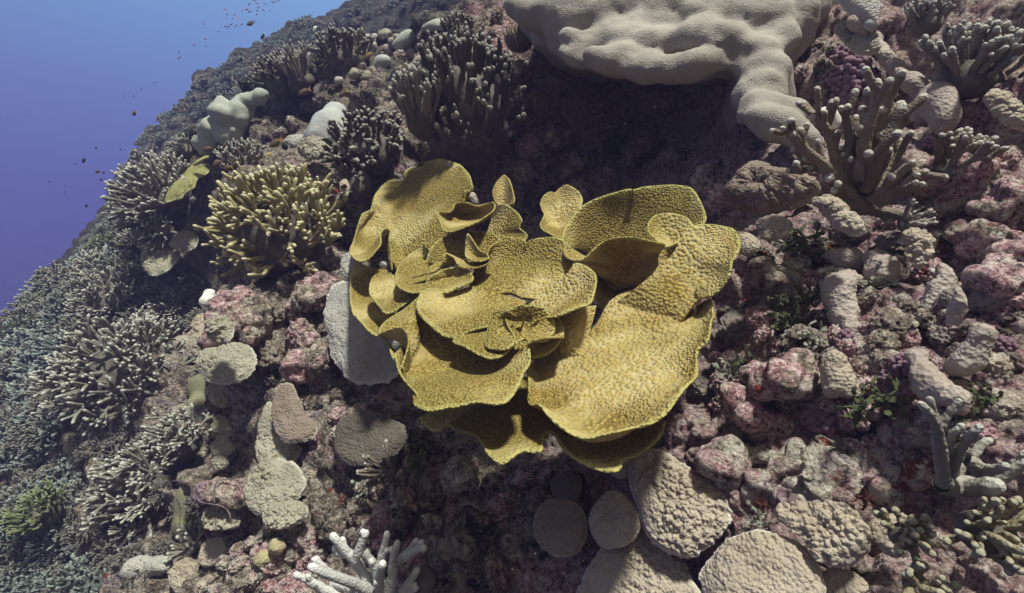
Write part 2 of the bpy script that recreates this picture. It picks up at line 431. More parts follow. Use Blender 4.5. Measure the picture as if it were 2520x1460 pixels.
for c in [(250,560,5.5),(355,360,6.3),(515,205,6.9),(645,125,7.1),(765,65,7.1),(900,5,7.1)]: _behind(c, 1.5, -0.9); _behind(c, 2.6, -1.8)
_pu = np.array([p @ SU for p in PTS]); _pv = np.array([p @ SV for p in PTS]); _ph = np.array([DPL - p @ NIN for p in PTS])
def _lp(u, v): return np.stack([np.log(np.hypot(u, v) + 0.12), np.arctan2(v, u)], 1)
_cp = _lp(_pu, _pv)
def _phi(r): return r * r * np.log(r + 1e-6)
def _fit():
    n = len(_cp)
    r = np.linalg.norm(_cp[:, None] - _cp[None], axis=2)
    A = np.zeros((n + 3, n + 3)); A[:n, :n] = _phi(r) + np.eye(n) * 0.004
    A[:n, n] = 1; A[:n, n + 1:] = _cp; A[n, :n] = 1; A[n + 1:, :n] = _cp.T
    return np.linalg.solve(A, np.concatenate([_ph, np.zeros(3)]))
_w = _fit()
def macro(u, v):
    q = _lp(u, v); n = len(_cp)
    h = _w[n] + q @ _w[n + 1:]
    for k in range(n):
        h = h + _w[k] * _phi(np.hypot(q[:, 0] - _cp[k, 0], q[:, 1] - _cp[k, 1]))
    return np.clip(h, -2.5, 1.6)

def build_terrain():
    th = np.radians(np.arange(-70, 112, 0.27))
    lr = np.arange(math.log(0.16), math.log(10.0), 0.0046)
    T, L = np.meshgrid(th, lr)
    R = np.exp(L)
    u = (R * np.cos(T)).ravel(); v = (R * np.sin(T)).ravel(); r = R.ravel()
    h = macro(u, v)
    P = u[:, None] * SU + v[:, None] * SV + (DPL - h)[:, None] * NIN
    k = np.clip(r / 1.6, 0.55, 1.7)                       # relief grows a little on the far, larger-looking masses
    # crags, knobs, grit
    amp = 0.085 * k * fbm(P * 3.1, 4, 3) + 0.05 * k * np.abs(fbm(P * 6.3, 3, 9)) - 0.02
    warp = np.stack([fbm(P * 4.0, 3, 21), fbm(P * 4.0, 3, 31), fbm(P * 4.0, 3, 41)], 1)
    q = P + 0.07 * warp
    quv = np.stack([q @ SU, q @ SV], 1)
    mask = np.clip(fbm(P * 2.3, 3, 77) * 1.6 + 0.55, 0.15, 1)
    amp = amp + 0.060 * lumps(quv * 6.5, 5) * mask + 0.030 * lumps(quv * 15, 6) * mask
    # ledges: the rock swells outwards going down, then cuts back under itself
    vv = (P @ SV) / np.clip(k, .7, 2.2) + 0.22 * fbm(P * 1.7, 3, 55) + 0.05 * fbm(P * 6, 2, 56)
    ph = (-vv / 0.36) % 1.0
    saw = np.where(ph < 0.78, ph / 0.78, (1 - ph) / 0.22)
    lm = np.clip(fbm(P * 1.9, 3, 66) * 2.2 + 0.35, 0, 1)
    amp = amp + 0.13 * k * lm * np.clip(2.2 - r / 3.0, 0.2, 1) * (saw - 0.6)
    far = np.clip(1.5 - r / 3.0, 0.25, 1)
    amp = amp + 0.016 * far * lumps(quv * 34, 8) * np.clip(mask + .2, 0, 1) + 0.007 * far * lumps(quv * 80, 18) + 0.013 * far * fbm(P * 30, 4, 13, .6)
    P = P + OUT * amp[:, None] + 0.045 * warp * np.clip(k, 0.6, 2)[:, None]
    nr, nt = R.shape
    idx = np.arange(nr * nt).reshape(nr, nt)
    F = np.stack([idx[:-1, :-1], idx[:-1, 1:], idx[1:, 1:], idx[1:, :-1]], 2).reshape(-1, 4)
    # face outwards
    a, b, d = P[F[0, 0]], P[F[0, 1]], P[F[0, 3]]
    if np.cross(b - a, d - a) @ OUT < 0: F = F[:, ::-1]
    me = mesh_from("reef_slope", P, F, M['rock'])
    o = obj("reef_terrain", me); tag(o, "craggy reef slope of dark limestone with pink and grey crusts", "reef", kind="structure")
    # coarse copy for placing things
    s = 4
    Pc = P.reshape(nr, nt, 3)[::s, ::s]; a_, b_ = Pc.shape[:2]
    ic = np.arange(a_ * b_).reshape(a_, b_)
    Fc = np.stack([ic[:-1, :-1], ic[:-1, 1:], ic[1:, 1:], ic[1:, :-1]], 2).reshape(-1, 4)
    return BVHTree.FromPolygons(Pc.reshape(-1, 3).tolist(), Fc.tolist(), epsilon=0.0)
BVH = build_terrain()
def hit(px, py):
    r = Vector(ray(px, py))
    loc, nor, i, d = BVH.ray_cast(Vector((0, 0, 0)), r.normalized(), 60.0)
    if loc is None: return at(px, py), OUT
    n = np.array(nor)
    if n @ np.array(r) > 0: n = -n
    return np.array(loc), n
def depth_at(px, py):
    P, n = hit(px, py); return float(P @ FW)
def near(px, py, up=0.0):
    """a point on the line of sight 'up' metres short of the rock"""
    P, n = hit(px, py); d = float(P @ FW)
    return ray(px, py) * max(0.2, d - up)
# ------------------------------------------------------------------ builders
def spline(p, n, closed=False):
    p = np.asarray(p, float)
    if len(p) == 1: return np.repeat(p, n, 0)
    k = len(p)
    if closed: q = np.concatenate([p[-1:], p, p[:2]])
    else: q = np.concatenate([2 * p[:1] - p[1:2], p, 2 * p[-1:] - p[-2:-1]])
    segs = k if closed else k - 1
    out = []
    tt = np.linspace(0, 1, 14, endpoint=False)[:, None]
    for i in range(segs):
        a, b, c, d = q[i], q[i + 1], q[i + 2], q[i + 3]
        out.append(0.5 * ((2 * b) + (-a + c) * tt + (2 * a - 5 * b + 4 * c - d) * tt ** 2 + (-a + 3 * b - 3 * c + d) * tt ** 3))
    out = np.concatenate(out + ([out[0][:1]] if closed else [p[-1:]]))
    s = np.concatenate([[0], np.cumsum(np.linalg.norm(np.diff(out, axis=0), axis=1))])
    x = np.linspace(0, s[-1], n, endpoint=not closed)
    return np.stack([np.interp(x, s, out[:, j]) for j in range(3)], 1)

def grid_normals(P, closed):
    if closed: du = np.roll(P, -1, 1) - np.roll(P, 1, 1)
    else: du = np.gradient(P, axis=1)
    dv = np.gradient(P, axis=0)
    n = np.cross(du, dv)
    l = np.linalg.norm(n, axis=2, keepdims=True)
    n = n / np.maximum(l, 1e-12)
    n[0] = n[1]
    return n

def sheet(curves, closed=False, N=150, rows=44, bulge=0.0, thick=0.007, ruffle=0.0, rfreq=9.0, cren=0.012, knob=0.0, kfreq=38.0, kbig=0.0, seed=0, flip=None, rim_clear=0.12):
    """a thin living sheet lofted from its inner curve to its rim; returns verts, faces, tip attribute"""
    C = [spline(c, N, closed) for c in curves]
    rng = np.random.RandomState(seed)
    # frayed growing edge
    e = np.zeros(N); a = np.linspace(0, 2 * PI, N, endpoint=False)
    for f in (3, 5, 8, 13, 21, 34, 53): e += rng.uniform(.3, 1) * np.sin(a * f + rng.uniform(0, 6)) / (f ** 0.35)
    C[-1] = C[-1] + (C[-1] - C[-2].mean(0)) * (cren * e)[:, None]
    k = len(C)
    t = np.linspace(0, 1, rows) ** 0.8
    Q = [2 * C[0] - C[1]] + C + [2 * C[-1] - C[-2]]
    P = np.zeros((rows, N, 3))
    for i, x in enumerate(t):
        y = x * (k - 1); j = min(int(y), k - 2); f = y - j
        p0, p1, p2, p3 = Q[j], Q[j + 1], Q[j + 2], Q[j + 3]
        if k == 2: P[i] = p1 + (p2 - p1) * f
        else: P[i] = 0.5 * ((2 * p1) + (-p0 + p2) * f + (2 * p0 - 5 * p1 + 4 * p2 - p3) * f * f + (-p0 + 3 * p1 - 3 * p2 + p3) * f ** 3)
    T = np.repeat(t[:, None], N, 1)
    if bulge: P = P + OUT * (bulge * 4 * T * (1 - T))[..., None]
    n = grid_normals(P, closed)
    s = np.sign((n * -P).sum())
    if flip: s = -s
    n = n * s
    if closed and len(curves[0]) == 1:                   # calm the pole of a closed plate
        k4 = max(3, rows // 10); nm = n[k4].mean(0); nm /= np.linalg.norm(nm)
        for r_ in range(k4):
            w_ = r_ / k4; n[r_] = n[r_] * w_ + nm * (1 - w_)
    p = P.reshape(-1, 3)
    d = np.zeros(len(p))
    if ruffle: d += ruffle * (T.ravel() ** 1.6) * fbm(p * rfreq + seed, 2, seed) * 2
    if knob or kbig:
        m = np.clip((1 - T.ravel()) / rim_clear, 0, 1)
        if kbig: d += kbig * m * (fbm(p * 13 + seed, 3, seed + 3) + 0.25)
        if knob: d += knob * m * np.clip(fbm(p * 11, 2, seed + 5) * 1.2 + 0.65, 0.1, 1.1) * (0.7 * lumps3(p * kfreq, seed + 1) + 0.45 * lumps3(p * kfreq * 2.1, seed + 2))
    if closed and len(curves[0]) == 1:
        d = d.reshape(rows, N); m3 = d[k4].mean()
        for r_ in range(k4): d[r_] = d[r_] * (r_ / k4) + m3 * (1 - r_ / k4)
        d = d.ravel()
    P = P + n * d.reshape(rows, N)[..., None]
    n2 = n                                               # thickness along the calm sheet, not the warts
    th = thick * (1.25 - 0.55 * T)
    B = P - n2 * th[..., None]
    rimdir = P[-1] - P[-2]; rimdir /= np.maximum(np.linalg.norm(rimdir, axis=1, keepdims=True), 1e-9)
    E = (P[-1] + B[-1]) / 2 + rimdir * (thick * 0.35)
    V = np.concatenate([P.reshape(-1, 3), E, B[::-1].reshape(-1, 3)])
    R = 2 * rows + 1
    idx = np.arange(R * N).reshape(R, N)
    if closed: nx = np.roll(idx, -1, 1); a_, b_ = idx, nx
    else: a_, b_ = idx[:, :-1], idx[:, 1:]
    F = np.stack([a_[:-1], b_[:-1], b_[1:], a_[1:]], 2).reshape(-1, 4)
    if not closed:                                       # close the two side edges
        for col, rev in ((0, False), (N - 1, True)):
            f_ = np.array([[idx[i, col], idx[i + 1, col], idx[R - 2 - i, col], idx[R - 1 - i, col]] for i in range(rows - 1)])
            F = np.concatenate([F, f_[:, ::-1] if rev else f_])
    if s < 0: F = F[:, ::-1]
    tip = np.concatenate([T.ravel(), np.ones(N), np.full(rows * N, 0.5)])
    return V, F, tip

def on_plane(px, py, P0, n):
    r = ray(px, py); k = r @ n
    return r * ((P0 @ n) / k) if abs(k) > 0.06 else r * (P0 @ FW)
def blend_dir(*pairs):
    d = sum(w * np.asarray(v, float) for v, w in pairs); return d / np.linalg.norm(d)
UPW = np.array([0, 0, 1.0])
def to_cam(P): return -P / np.linalg.norm(P)

def plate(name, mat, center, rim, label, lift=0.05, tilt=0.35, up=0.0, bulge=0.005, knob=0.006, kbig=0.006, thick=0.005, kfreq=62, cren=0.036, cat="plate coral", seed=None, parent=None, rimlift=0.0, anchor=None, N=170, rows=46, ref=None):
    """a plate coral: its rim follows the outline on a tilted plane standing 'lift' off the rock"""
    seed = seed if seed is not None else int(center[0] * 7 + center[1]) % 9973
    P0 = near(*center, lift) if ref is None else pt(*center, ref)
    n = blend_dir((OUT, 1.0), (to_cam(P0), tilt), (UPW, up))
    R = [on_plane(x, y, P0, n) + n * rimlift for x, y in rim]
    A = P0 + n * (0.12 * lift)
    if anchor is not None: A = on_plane(*anchor, P0, n) + n * (0.12 * lift)
    V, F, tip = sheet([[A], R], True, N=N, rows=rows, bulge=bulge, thick=thick, cren=cren, knob=knob, kbig=kbig, kfreq=kfreq, ruffle=0.006, seed=seed)
    V = V - P0
    o = obj(name, mesh_from(name, V, F, M[mat], attr=tip), parent, Vector(P0))
    if parent is None:
        tag(o, label, cat)
        # the short foot that carries the plate on the rock
    return o

# ---------- massive corals: overlapping swellings fused into one skin
PENDING = []
def ico(sub=3):
    bm = bmesh.new(); bmesh.ops.create_icosphere(bm, subdivisions=sub, radius=1.0)
    v = np.array([x.co[:] for x in bm.verts]); f = np.array([[y.index for y in x.verts] for x in bm.faces]); bm.free()
    return v, f
ICO2, ICO3 = ico(2), ico(3)
def massive(name, mat, blobs, label, cat, flat=0.7, base=None, voxel=0.012, smooth=8, noise=0.004, nf=14, parent=None, squash=None, knob=0.0, kf=40):
    """blobs: (x, y, radius_x, radius_y, angle, depth offset towards the camera[, depth radius factor]) in layout units / metres"""
    V, F = [], []; off = 0
    H0, _n0 = hit(blobs[0][0], blobs[0][1]); pn = blend_dir((OUT, 1.0), (to_cam(H0), 0.6))
    def place(x, y, lift):
        if base: return ray(x, y) * (base(x, y) - lift)
        dp = float(on_plane(x, y, H0, pn) @ FW); dh = depth_at(x, y)
        dd = flat * dp + (1 - flat) * min(max(dh, dp * .8), dp * 1.25)
        return ray(x, y) * max(.2, dd - lift)
    P0 = place(blobs[0][0], blobs[0][1], blobs[0][5])
    for b in blobs:
        x, y, rx, ry, ang, lift = b[:6]; fz = b[6] if len(b) > 6 else 0.9
        c = place(x, y, lift)
        d = float(c @ FW); sx, sy = rx * d / FOC, ry * d / FOC; sz = min(sx, sy) * fz
        ca, sa = math.cos(math.radians(ang)), math.sin(math.radians(ang))
        ax, ay = ca * RT + sa * UPC, -sa * RT + ca * UPC
        V.append(c - P0 + ICO3[0][:, :1] * sx * ax + ICO3[0][:, 1:2] * sy * ay + ICO3[0][:, 2:] * sz * FW)
        F.append(ICO3[1] + off); off += len(ICO3[0])
    me = mesh_from(name, np.concatenate(V), np.concatenate(F), M[mat])
    o = obj(name, me, parent, Vector(P0))
    if parent is None: tag(o, label, cat)
    r = o.modifiers.new("r", 'REMESH'); r.mode = 'VOXEL'; r.voxel_size = voxel; r.use_smooth_shade = True
    s = o.modifiers.new("s", 'SMOOTH'); s.iterations = smooth; s.factor = 0.5
    PENDING.append((o, noise, nf, P0, knob, kf))
    return o
def finish_massive():
    bpy.context.view_layer.update()
    dg = bpy.context.evaluated_depsgraph_get()
    for o, noise, nf, P0, knob, kf in PENDING:
        me = bpy.data.meshes.new_from_object(o.evaluated_get(dg))
        o.modifiers.clear()
        n = len(me.vertices)
        co = np.zeros(n * 3, np.float32); me.vertices.foreach_get("co", co); co = co.reshape(-1, 3).astype(float)
        no = np.zeros(n * 3, np.float32); me.vertices.foreach_get("normal", no); no = no.reshape(-1, 3)
        d = noise * fbm((co + P0) * nf, 4, 7)
        if knob: d = d + knob * lumps3((co + P0) * kf, 5)
        co = co + no * d[:, None]
        me.vertices.foreach_set("co", co.astype(np.float32).ravel())
        me.polygons.foreach_set("use_smooth", np.ones(len(me.polygons), bool)); me.update()
        old = o.data; nm = old.name; o.data = me; bpy.data.meshes.remove(old); me.name = nm
    PENDING.clear()

# ---------- branching corals
def tube(path, rad, seg=8, t0=0.0, t1=1.0):
    path = np.asarray(path, float); k = len(path)
    tg = np.gradient(path, axis=0); tg /= np.linalg.norm(tg, axis=1, keepdims=True)
    n = np.cross(tg[0], [0.31, 0.55, 0.78]); n /= np.linalg.norm(n)
    a = np.linspace(0, 2 * PI, seg, endpoint=False)
    V, T = [], []
    lens = np.concatenate([[0], np.cumsum(np.linalg.norm(np.diff(path, axis=0), axis=1))]); tt = t0 + (t1 - t0) * lens / lens[-1]
    for i in range(k):
        n = n - tg[i] * (n @ tg[i]); n /= np.linalg.norm(n); b = np.cross(tg[i], n)
        V.append(path[i] + rad[i] * (np.cos(a)[:, None] * n + np.sin(a)[:, None] * b)); T += [tt[i]] * seg
    r = rad[-1]
    for f, h in ((0.80, 0.55), (0.45, 0.88)):
        V.append(path[-1] + tg[-1] * r * h + r * f * (np.cos(a)[:, None] * n + np.sin(a)[:, None] * b)); T += [t1] * seg
    V.append((path[-1] + tg[-1] * r * 1.02)[None]); T += [t1]
    R = k + 2
    idx = np.arange(R * seg).reshape(R, seg); nx = np.roll(idx, -1, 1)
    F = np.stack([idx[:-1], nx[:-1], nx[1:], idx[1:]], 2).reshape(-1, 4)
    cap = np.array([[idx[-1, j], nx[-1, j], R * seg, R * seg] for j in range(seg)])
    return np.concatenate(V), [list(f) for f in F] + [[c[0], c[1], c[2]] for c in cap], T

def limb(rng, base, d, L, rad, forks, up, wob=0.14, flen=0.55, fang=0.55, seg=8, taper=0.75, t0=0.0, sub=0, steps=6):
    """one branch with its forks: list of (path, radii, t0, t1)"""
    d = d / np.linalg.norm(d)
    path = [base]; dd = d.copy()
    side = rng.normal(size=3) * wob
    for i in range(steps):
        dd = dd + side * 0.35 + rng.normal(size=3) * wob * 0.35 + up * 0.06; dd /= np.linalg.norm(dd)
        path.append(path[-1] + dd * L / steps)
    path = np.array(path)
    rr = rad * (1 - (1 - taper) * np.linspace(0, 1, steps + 1)) * (1 + 0.13 * rng.normal(size=steps + 1))
    out = [(path, rr, t0, 1.0)]
    for j in range(forks):
        f = rng.uniform(0.22, 0.72); i = min(steps - 1, int(f * steps))
        p = path[i] + (path[i + 1] - path[i]) * (f * steps - i)
        ax = rng.normal(size=3); tg = path[i + 1] - path[i]; tg /= np.linalg.norm(tg)
        ax -= tg * (ax @ tg); ax /= np.linalg.norm(ax)
        fd = tg * math.cos(fang) + ax * math.sin(fang) * rng.uniform(0.75, 1.25) + up * 0.18
        l2 = L * flen * rng.uniform(0.6, 1.1) * (1.2 - 0.5 * f)
        out += limb(rng, p, fd, l2, rad * rng.uniform(0.72, 0.92), sub, up, wob, flen, fang, seg, taper, t0 + (0.9 - t0) * f * 0.6, 0, max(3, steps - 2))
    return out
def limb_mesh(segs, seg=8):
    V, F, T, off = [], [], [], 0
    for path, rr, a, b in segs:
        v, f, t = tube(path, rr, seg, a, b)
        V.append(v); F += [[x + off for x in q] for q in f]; T += t; off += len(v)
    return np.concatenate(V), F, T
def merge(ms):
    V, F, T, off = [], [], [], 0
    for v, f, t in ms:
        V.append(v); F += [[x + off for x in q] for q in f]; T += list(t); off += len(v)
    return np.concatenate(V), F, T

def dome_limbs(seed, n=40, R=0.45, L=0.5, rad=0.035, spread=1.35, flat=0.7, upb=0.35, jit=0.25, forks=2, wob=0.12, flen=0.55, fang=0.5, seg=8, taper=0.8, sub=0, steps=6, sx=1.0, sy=1.0):
    """limbs of a rounded colony about 1 unit in radius; local z points out of the rock"""
    rng = np.random.RandomState(seed); out = []; up = np.array([0, 0, 1.0])
    for i in range(n):
        c = 1 - (1 - math.cos(spread)) * (i + 0.5) / n; s = math.sqrt(max(0, 1 - c * c)); a = i * 2.39996 + rng.normal() * 0.2
        nr = np.array([s * math.cos(a) * sx, s * math.sin(a) * sy, c]); nr /= np.linalg.norm(nr)
        b = nr * np.array([R * sx, R * sy, R * flat]) * rng.uniform(0.75, 1.0)
        d = nr + up * upb + rng.normal(size=3) * jit
        segs = limb(rng, b, d, L * rng.uniform(0.75, 1.2), rad * rng.uniform(0.85, 1.15), rng.randint(max(0, forks - 1), forks + 2) if forks else 0, up, wob, flen, fang, seg, taper, 0.0, sub, steps)
        out.append(limb_mesh(segs, seg))
    return out
def base_mesh(seed, rx, ry, rz):
    v, f = ICO3
    v = v * (1 + 0.16 * fbm(v * 2.2 + seed, 3, seed)[:, None]) * np.array([rx, ry, rz])
    return v, f
def finger_colony(kind, mat, px, py, size, zdir, label, limbs, lift=0.0, cat="finger coral", base=(0.5, 0.5, 0.42), basemat='dead', roll=0.0, stretch=(1, 1, 1), seed=1, depth=None, group=None):
    """Empty at the foot of the colony; each branch with its forks is a part"""
    P = near(px, py, lift) if depth is None else pt(px, py, depth)
    s = size * float(P @ FW) / FOC
    root = empty(kind, Vector(P))
    mtx = frame(zdir, roll).to_4x4() @ Matrix.Diagonal((s * stretch[0], s * stretch[1], s * stretch[2], 1))
    A = np.array(mtx.to_3x3())
    for v, f, t in limbs:
        obj("branch", mesh_from("branch", v @ A.T, f, M[mat], attr=t), root)
    if base:
        v, f = base_mesh(seed, *base)
        obj("coral_base", mesh_from("coral_base", v @ A.T, f, M[basemat]), root)
    tag(root, label, cat, group)
    return root
def finger_single(kind, me, P, s, zdir, label, cat, group, roll):
    o = obj(kind, me); o.matrix_world = Matrix.Translation(Vector(P)) @ frame(zdir, roll).to_4x4() @ Matrix.Scale(s, 4)
    tag(o, label, cat, group); return o

def path_coral(kind, mat, base, D, branches, label, cat, conv, spread=.00022, nubs=0, seed=1, nub_len=(14, 30), seg=10, foot=None, footmat=None):
    """a branching coral whose branches follow given courses; each branch with its side twigs is a part"""
    q = np.random.RandomState(seed)
    B = np.array(conv(*base)); P0 = pt(B[0], B[1], D)
    root = empty(kind, Vector(P0))
    for bi, (pts, r0, r1) in enumerate(branches):
        xy = np.array([conv(*p) for p in pts]); off = q.uniform(-.05, .05)
        W = []
        for k, (x, y) in enumerate(xy):
            ds = math.hypot(x - B[0], y - B[1]); W.append(pt(x, y, D - spread * ds + off * min(1, ds / 120)))
        W = spline(W, max(6, 4 * len(pts)))
        px = D / FOC
        rr = np.linspace(r0, r1, len(W)) * px * (1 + .09 * q.normal(size=len(W)))
        segs = [(W - P0, rr, 0.0, 1.0)]
        L = np.linalg.norm(np.diff(W, axis=0), axis=1).sum()
        for j in range(nubs):
            i = q.randint(len(W) // 3, len(W) - 1); tg = W[i] - W[i - 1]; tg /= np.linalg.norm(tg)
            ax = q.normal(size=3); ax -= tg * (ax @ tg); ax /= np.linalg.norm(ax)
            dd = tg * .75 + ax * .75 + UPC * .25; nl = q.uniform(*nub_len) * px
            segs.append((np.array([W[i] - P0 + dd * nl * t + tg * nl * .2 * t * t for t in np.linspace(0, 1, 5)]), np.linspace(rr[i] * .85, r1 * px * .9, 5), .55, 1.0))
        v, f, t = limb_mesh(segs, seg)
        obj("branch", mesh_from("branch", v, f, M[mat], attr=t), root)
    if foot:
        v, f = base_mesh(seed, foot[0] * D / FOC, foot[1] * D / FOC, foot[1] * D / FOC)
        obj("coral_base", mesh_from("coral_base", v, f, M[footmat or mat]), root)
    tag(root, label, cat); return root
# ------------------------------------------------------------------ the yellow scroll coral in the middle
def z7(x, y): return (799.8 + 0.5477 * x, 369.1 + 0.5477 * y)
_yn3 = np.array([0.456, 0.663, 0.721])                 # the patch of slope that carries the colony
YN = _yn3[0] * RT - _yn3[1] * UPC + _yn3[2] * FW
_yl = np.linalg.norm(YN)
def aty(px, py, o=0.0):
    r = ray(px, py)
    return r * ((1.0 - o * _yl) / (r @ YN))
def yc(pts, o=None):
    out = []
    for p in pts:
        X, Y = z7(p[0], p[1]); out.append(aty(X, Y, p[2] if len(p) > 2 else o))
    return np.array(out)
YROOT = empty("scroll_coral", Vector(aty(1290, 800, 0.02)))
tag(YROOT, "large yellow scroll coral of overlapping ruffled plates in the middle of the slope", "scroll coral")
_yo = np.array(YROOT.location)
def frond(curves, closed=False, label=None, **k):
    k.setdefault('thick', 0.006); k.setdefault('cren', 0.008); k.setdefault('N', 150); k.setdefault('rows', 46); k.setdefault('ruffle', 0.008); k.setdefault('rfreq', 8)
    V, F, T = sheet(curves, closed, **k)
    o = obj("frond", mesh_from("frond", V - _yo, F, M['yellow'], attr=T), YROOT)
    if label: o["label"] = label
    return o
# tall back fan, upper left
frond([yc([(330,520),(400,520),(480,500)], .06),
       yc([(290,380),(330,330),(400,300),(470,300),(540,330),(570,380)], .09),
       yc([(205,275,.13),(240,195,.13),(295,145,.12),(352,138,.11),(358,90,.11),(400,80,.11),(440,84,.11),(452,58,.11),(520,48,.11),(600,64,.12),(640,108,.13),(652,160,.14),(625,230,.12),(600,330,.10)])], seed=1, cren=0.004, ruffle=.012)
# left upper lobe with its curled lip
frond([yc([(330,430),(350,450),(350,500),(330,540)], .10),
       yc([(250,290),(190,330),(180,420),(215,430),(275,420),(290,480)], .13),
       yc([(208,272,.15),(165,300,.16),(138,370,.17),(116,472,.22),(150,500,.24),(205,480,.24),(245,430,.23),(268,365,.20),(288,362,.17),(282,420,.15),(290,540,.13)])], seed=2, cren=.003)
# long lower left lobe
frond([yc([(290,540),(330,600),(340,680),(320,740)], .09),
       yc([(215,530),(215,610),(235,700),(270,770)], .14),
       yc([(140,505,.15),(118,560,.17),(113,640,.19),(125,720,.20),(160,785,.21),(205,825,.22),(245,828,.21),(262,790,.18)])], seed=3)
# small plate over it
frond([yc([(370,580)], .17), yc([(330,565,.18),(240,560,.2),(205,590,.21),(198,625,.22),(225,680,.23),(270,725,.24),(320,705,.24),(380,670,.23),(420,640,.2),(400,590,.18)])], True, seed=4)
# sheet left of the middle
frond([yc([(520,540)], .17), yc([(470,490,.2),(440,465,.21),(415,438,.215),(385,445,.22),(345,485,.23),(318,545,.24),(322,600,.25),(345,632,.25),(400,640,.25),(450,630,.24),(500,600,.22)])], True, seed=5, ruffle=.014)
# little cup at the back
frond([yc([(650,290)], .10), yc([(560,300),(580,260),(650,250),(720,260),(720,300),(640,330),(580,330)], .14),
       yc([(505,288,.20),(560,275,.17),(578,245,.16),(605,232,.16),(650,232,.16),(690,252,.16),(725,250,.17),(758,240,.19),(755,275,.21),(700,315,.23),(620,345,.235),(560,362,.23),(525,350,.22)])], True, seed=6, cren=.005)
# right hand back lobes
frond([yc([(800,290)], .07), yc([(752,220,.10),(765,160,.11),(800,122,.11),(825,128,.11),(850,165,.12),(862,205,.12),(855,245,.12),(820,262,.10),(770,250,.10)])], True, seed=7)
frond([yc([(740,330),(720,400)], .07), yc([(770,255,.10),(830,255,.12),(880,310,.13),(870,350,.12),(905,380,.12),(890,410,.12),(850,425,.11),(760,440,.10)])], seed=8)
# fan with a pointed spike
frond([yc([(560,520),(640,530),(700,520)], .16), yc([(458,505,.22),(480,440,.22),(530,392,.21),(600,372,.20),(680,368,.19),(760,380,.18),(790,430,.17),(750,480,.17)])], seed=9)
frond([yc([(680,480)], .225), yc([(632,440,.235),(645,380,.25),(665,410,.245),(690,450,.24),(725,465,.24),(740,490,.24),(690,500,.25),(640,480,.245)])], True, seed=10, N=90, rows=24)
frond([yc([(560,500),(620,520),(690,520)], .21), yc([(385,550,.255),(440,540,.25),(500,520,.25),(540,460,.255),(590,470,.25),(640,490,.25),(700,490,.25),(745,470,.24)])], seed=11, N=120, rows=26, ruffle=.016)
frond([yc([(560,570)], .22), yc([(450,610,.25),(490,565,.25),(540,540,.24),(620,530,.235),(658,560,.24),(655,585,.25),(600,612,.26),(540,638,.265),(480,632,.26)])], True, seed=12)
# the big vase in the middle: back wall, right lobe, front apron
frond([yc([(640,660),(720,660),(820,640),(880,660)], .215),
       yc([(660,560),(740,530),(830,510),(920,520),(1010,560),(1020,680)], .205),
       yc([(735,500,.23),(745,455,.23),(775,412,.225),(825,392,.22),(885,402,.22),(910,425,.215),(918,410,.215),(980,405,.21),(1060,412,.21),(1105,455,.205),(1110,540,.19),(1060,660,.17)])], seed=13, cren=.004)
frond([yc([(860,720),(900,700),(960,660),(1000,600)], .21),
       yc([(960,750),(1010,710),(1080,650),(1090,560)], .22),
       yc([(985,765,.27),(1050,762,.27),(1130,728,.27),(1200,705,.265),(1222,650,.26),(1228,590,.25),(1200,545,.24),(1130,508,.22)])], seed=14, cren=.005)
frond([yc([(900,680),(800,650),(660,610)], .225),
       yc([(900,740),(760,720),(620,700),(520,660)], .255),
       yc([(860,830,.27),(800,800,.275),(760,790,.28),(700,800,.285),(640,810,.29),(590,832,.295),(540,828,.30),(480,790,.30),(430,740,.30),(413,690,.30),(440,635,.29),(500,625,.27),(600,640,.24)])], seed=15)
frond([yc([(830,720),(700,760)], .25), yc([(850,800),(800,830),(700,830),(640,820)], .28),
       yc([(900,840,.29),(850,872,.30),(800,925,.31),(750,945,.315),(690,925,.315),(630,890,.31),(578,862,.305),(590,835,.29)])], seed=16)
frond([yc([(800,780)], .285), yc([(740,770,.28),(770,725,.28),(810,735,.285),(830,790,.30),(850,850,.31),(820,885,.32),(770,890,.32),(720,875,.315),(730,820,.29)])], True, seed=17, N=110, rows=30)
# crinkled inner pieces on the right of the apron
frond([yc([(880,770),(960,775)], .275), yc([(805,805,.285),(850,790,.29),(900,765,.29),(965,758,.285),(995,790,.28),(960,830,.285),(905,845,.29),(865,850,.295)])], seed=18, N=100, rows=24, ruffle=.02)
frond([yc([(1100,800),(1150,880),(1000,960)], .17), yc([(960,850),(1040,845),(1075,838)], .24)[::-1], yc([(885,905,.29),(930,870,.29),(1000,850,.285),(1072,836,.28)])[::-1]], seed=19, N=90, rows=24)
# shoulder between the vase and the right plate
frond([yc([(930,960),(960,1010),(1000,1040)], .16), yc([(1000,860),(1080,930),(1150,960)], .20), yc([(1040,790,.22),(1110,830,.225),(1180,860,.19)]), yc([(1090,720,.20),(1150,710,.20),(1220,700,.17)])], seed=20, ruffle=.004)
# lower left plate with the folded ear
frond([yc([(440,680),(600,740),(760,800),(860,850)], .20),
       yc([(400,800),(480,900),(600,960),(760,960),(880,880)], .255),
       yc([(365,860,.30),(360,950,.30),(390,1030,.31),(430,1060,.33),(560,1080,.34),(700,1060,.33),(800,1010,.32),(890,890,.29)]),
       yc([(310,925,.335),(340,1020,.35),(400,1105,.36),(388,1140,.365),(410,1172,.37),(480,1190,.37),(570,1160,.365),(680,1128,.36),(790,1136,.355),(840,1090,.345),(880,1000,.335),(915,945,.325),(900,895,.31)])], seed=21, cren=.003, N=190, rows=60)
frond([yc([(470,690),(440,800),(430,920),(400,1050)], .25),
       yc([(400,720),(400,800),(400,900),(380,1040)], .29),
       yc([(415,650,.27),(330,715,.30),(260,770,.32),(246,815,.335),(300,800,.35),(350,797,.35),(382,850,.34),(365,950,.335),(345,1010,.34)])], seed=22, cren=.003)
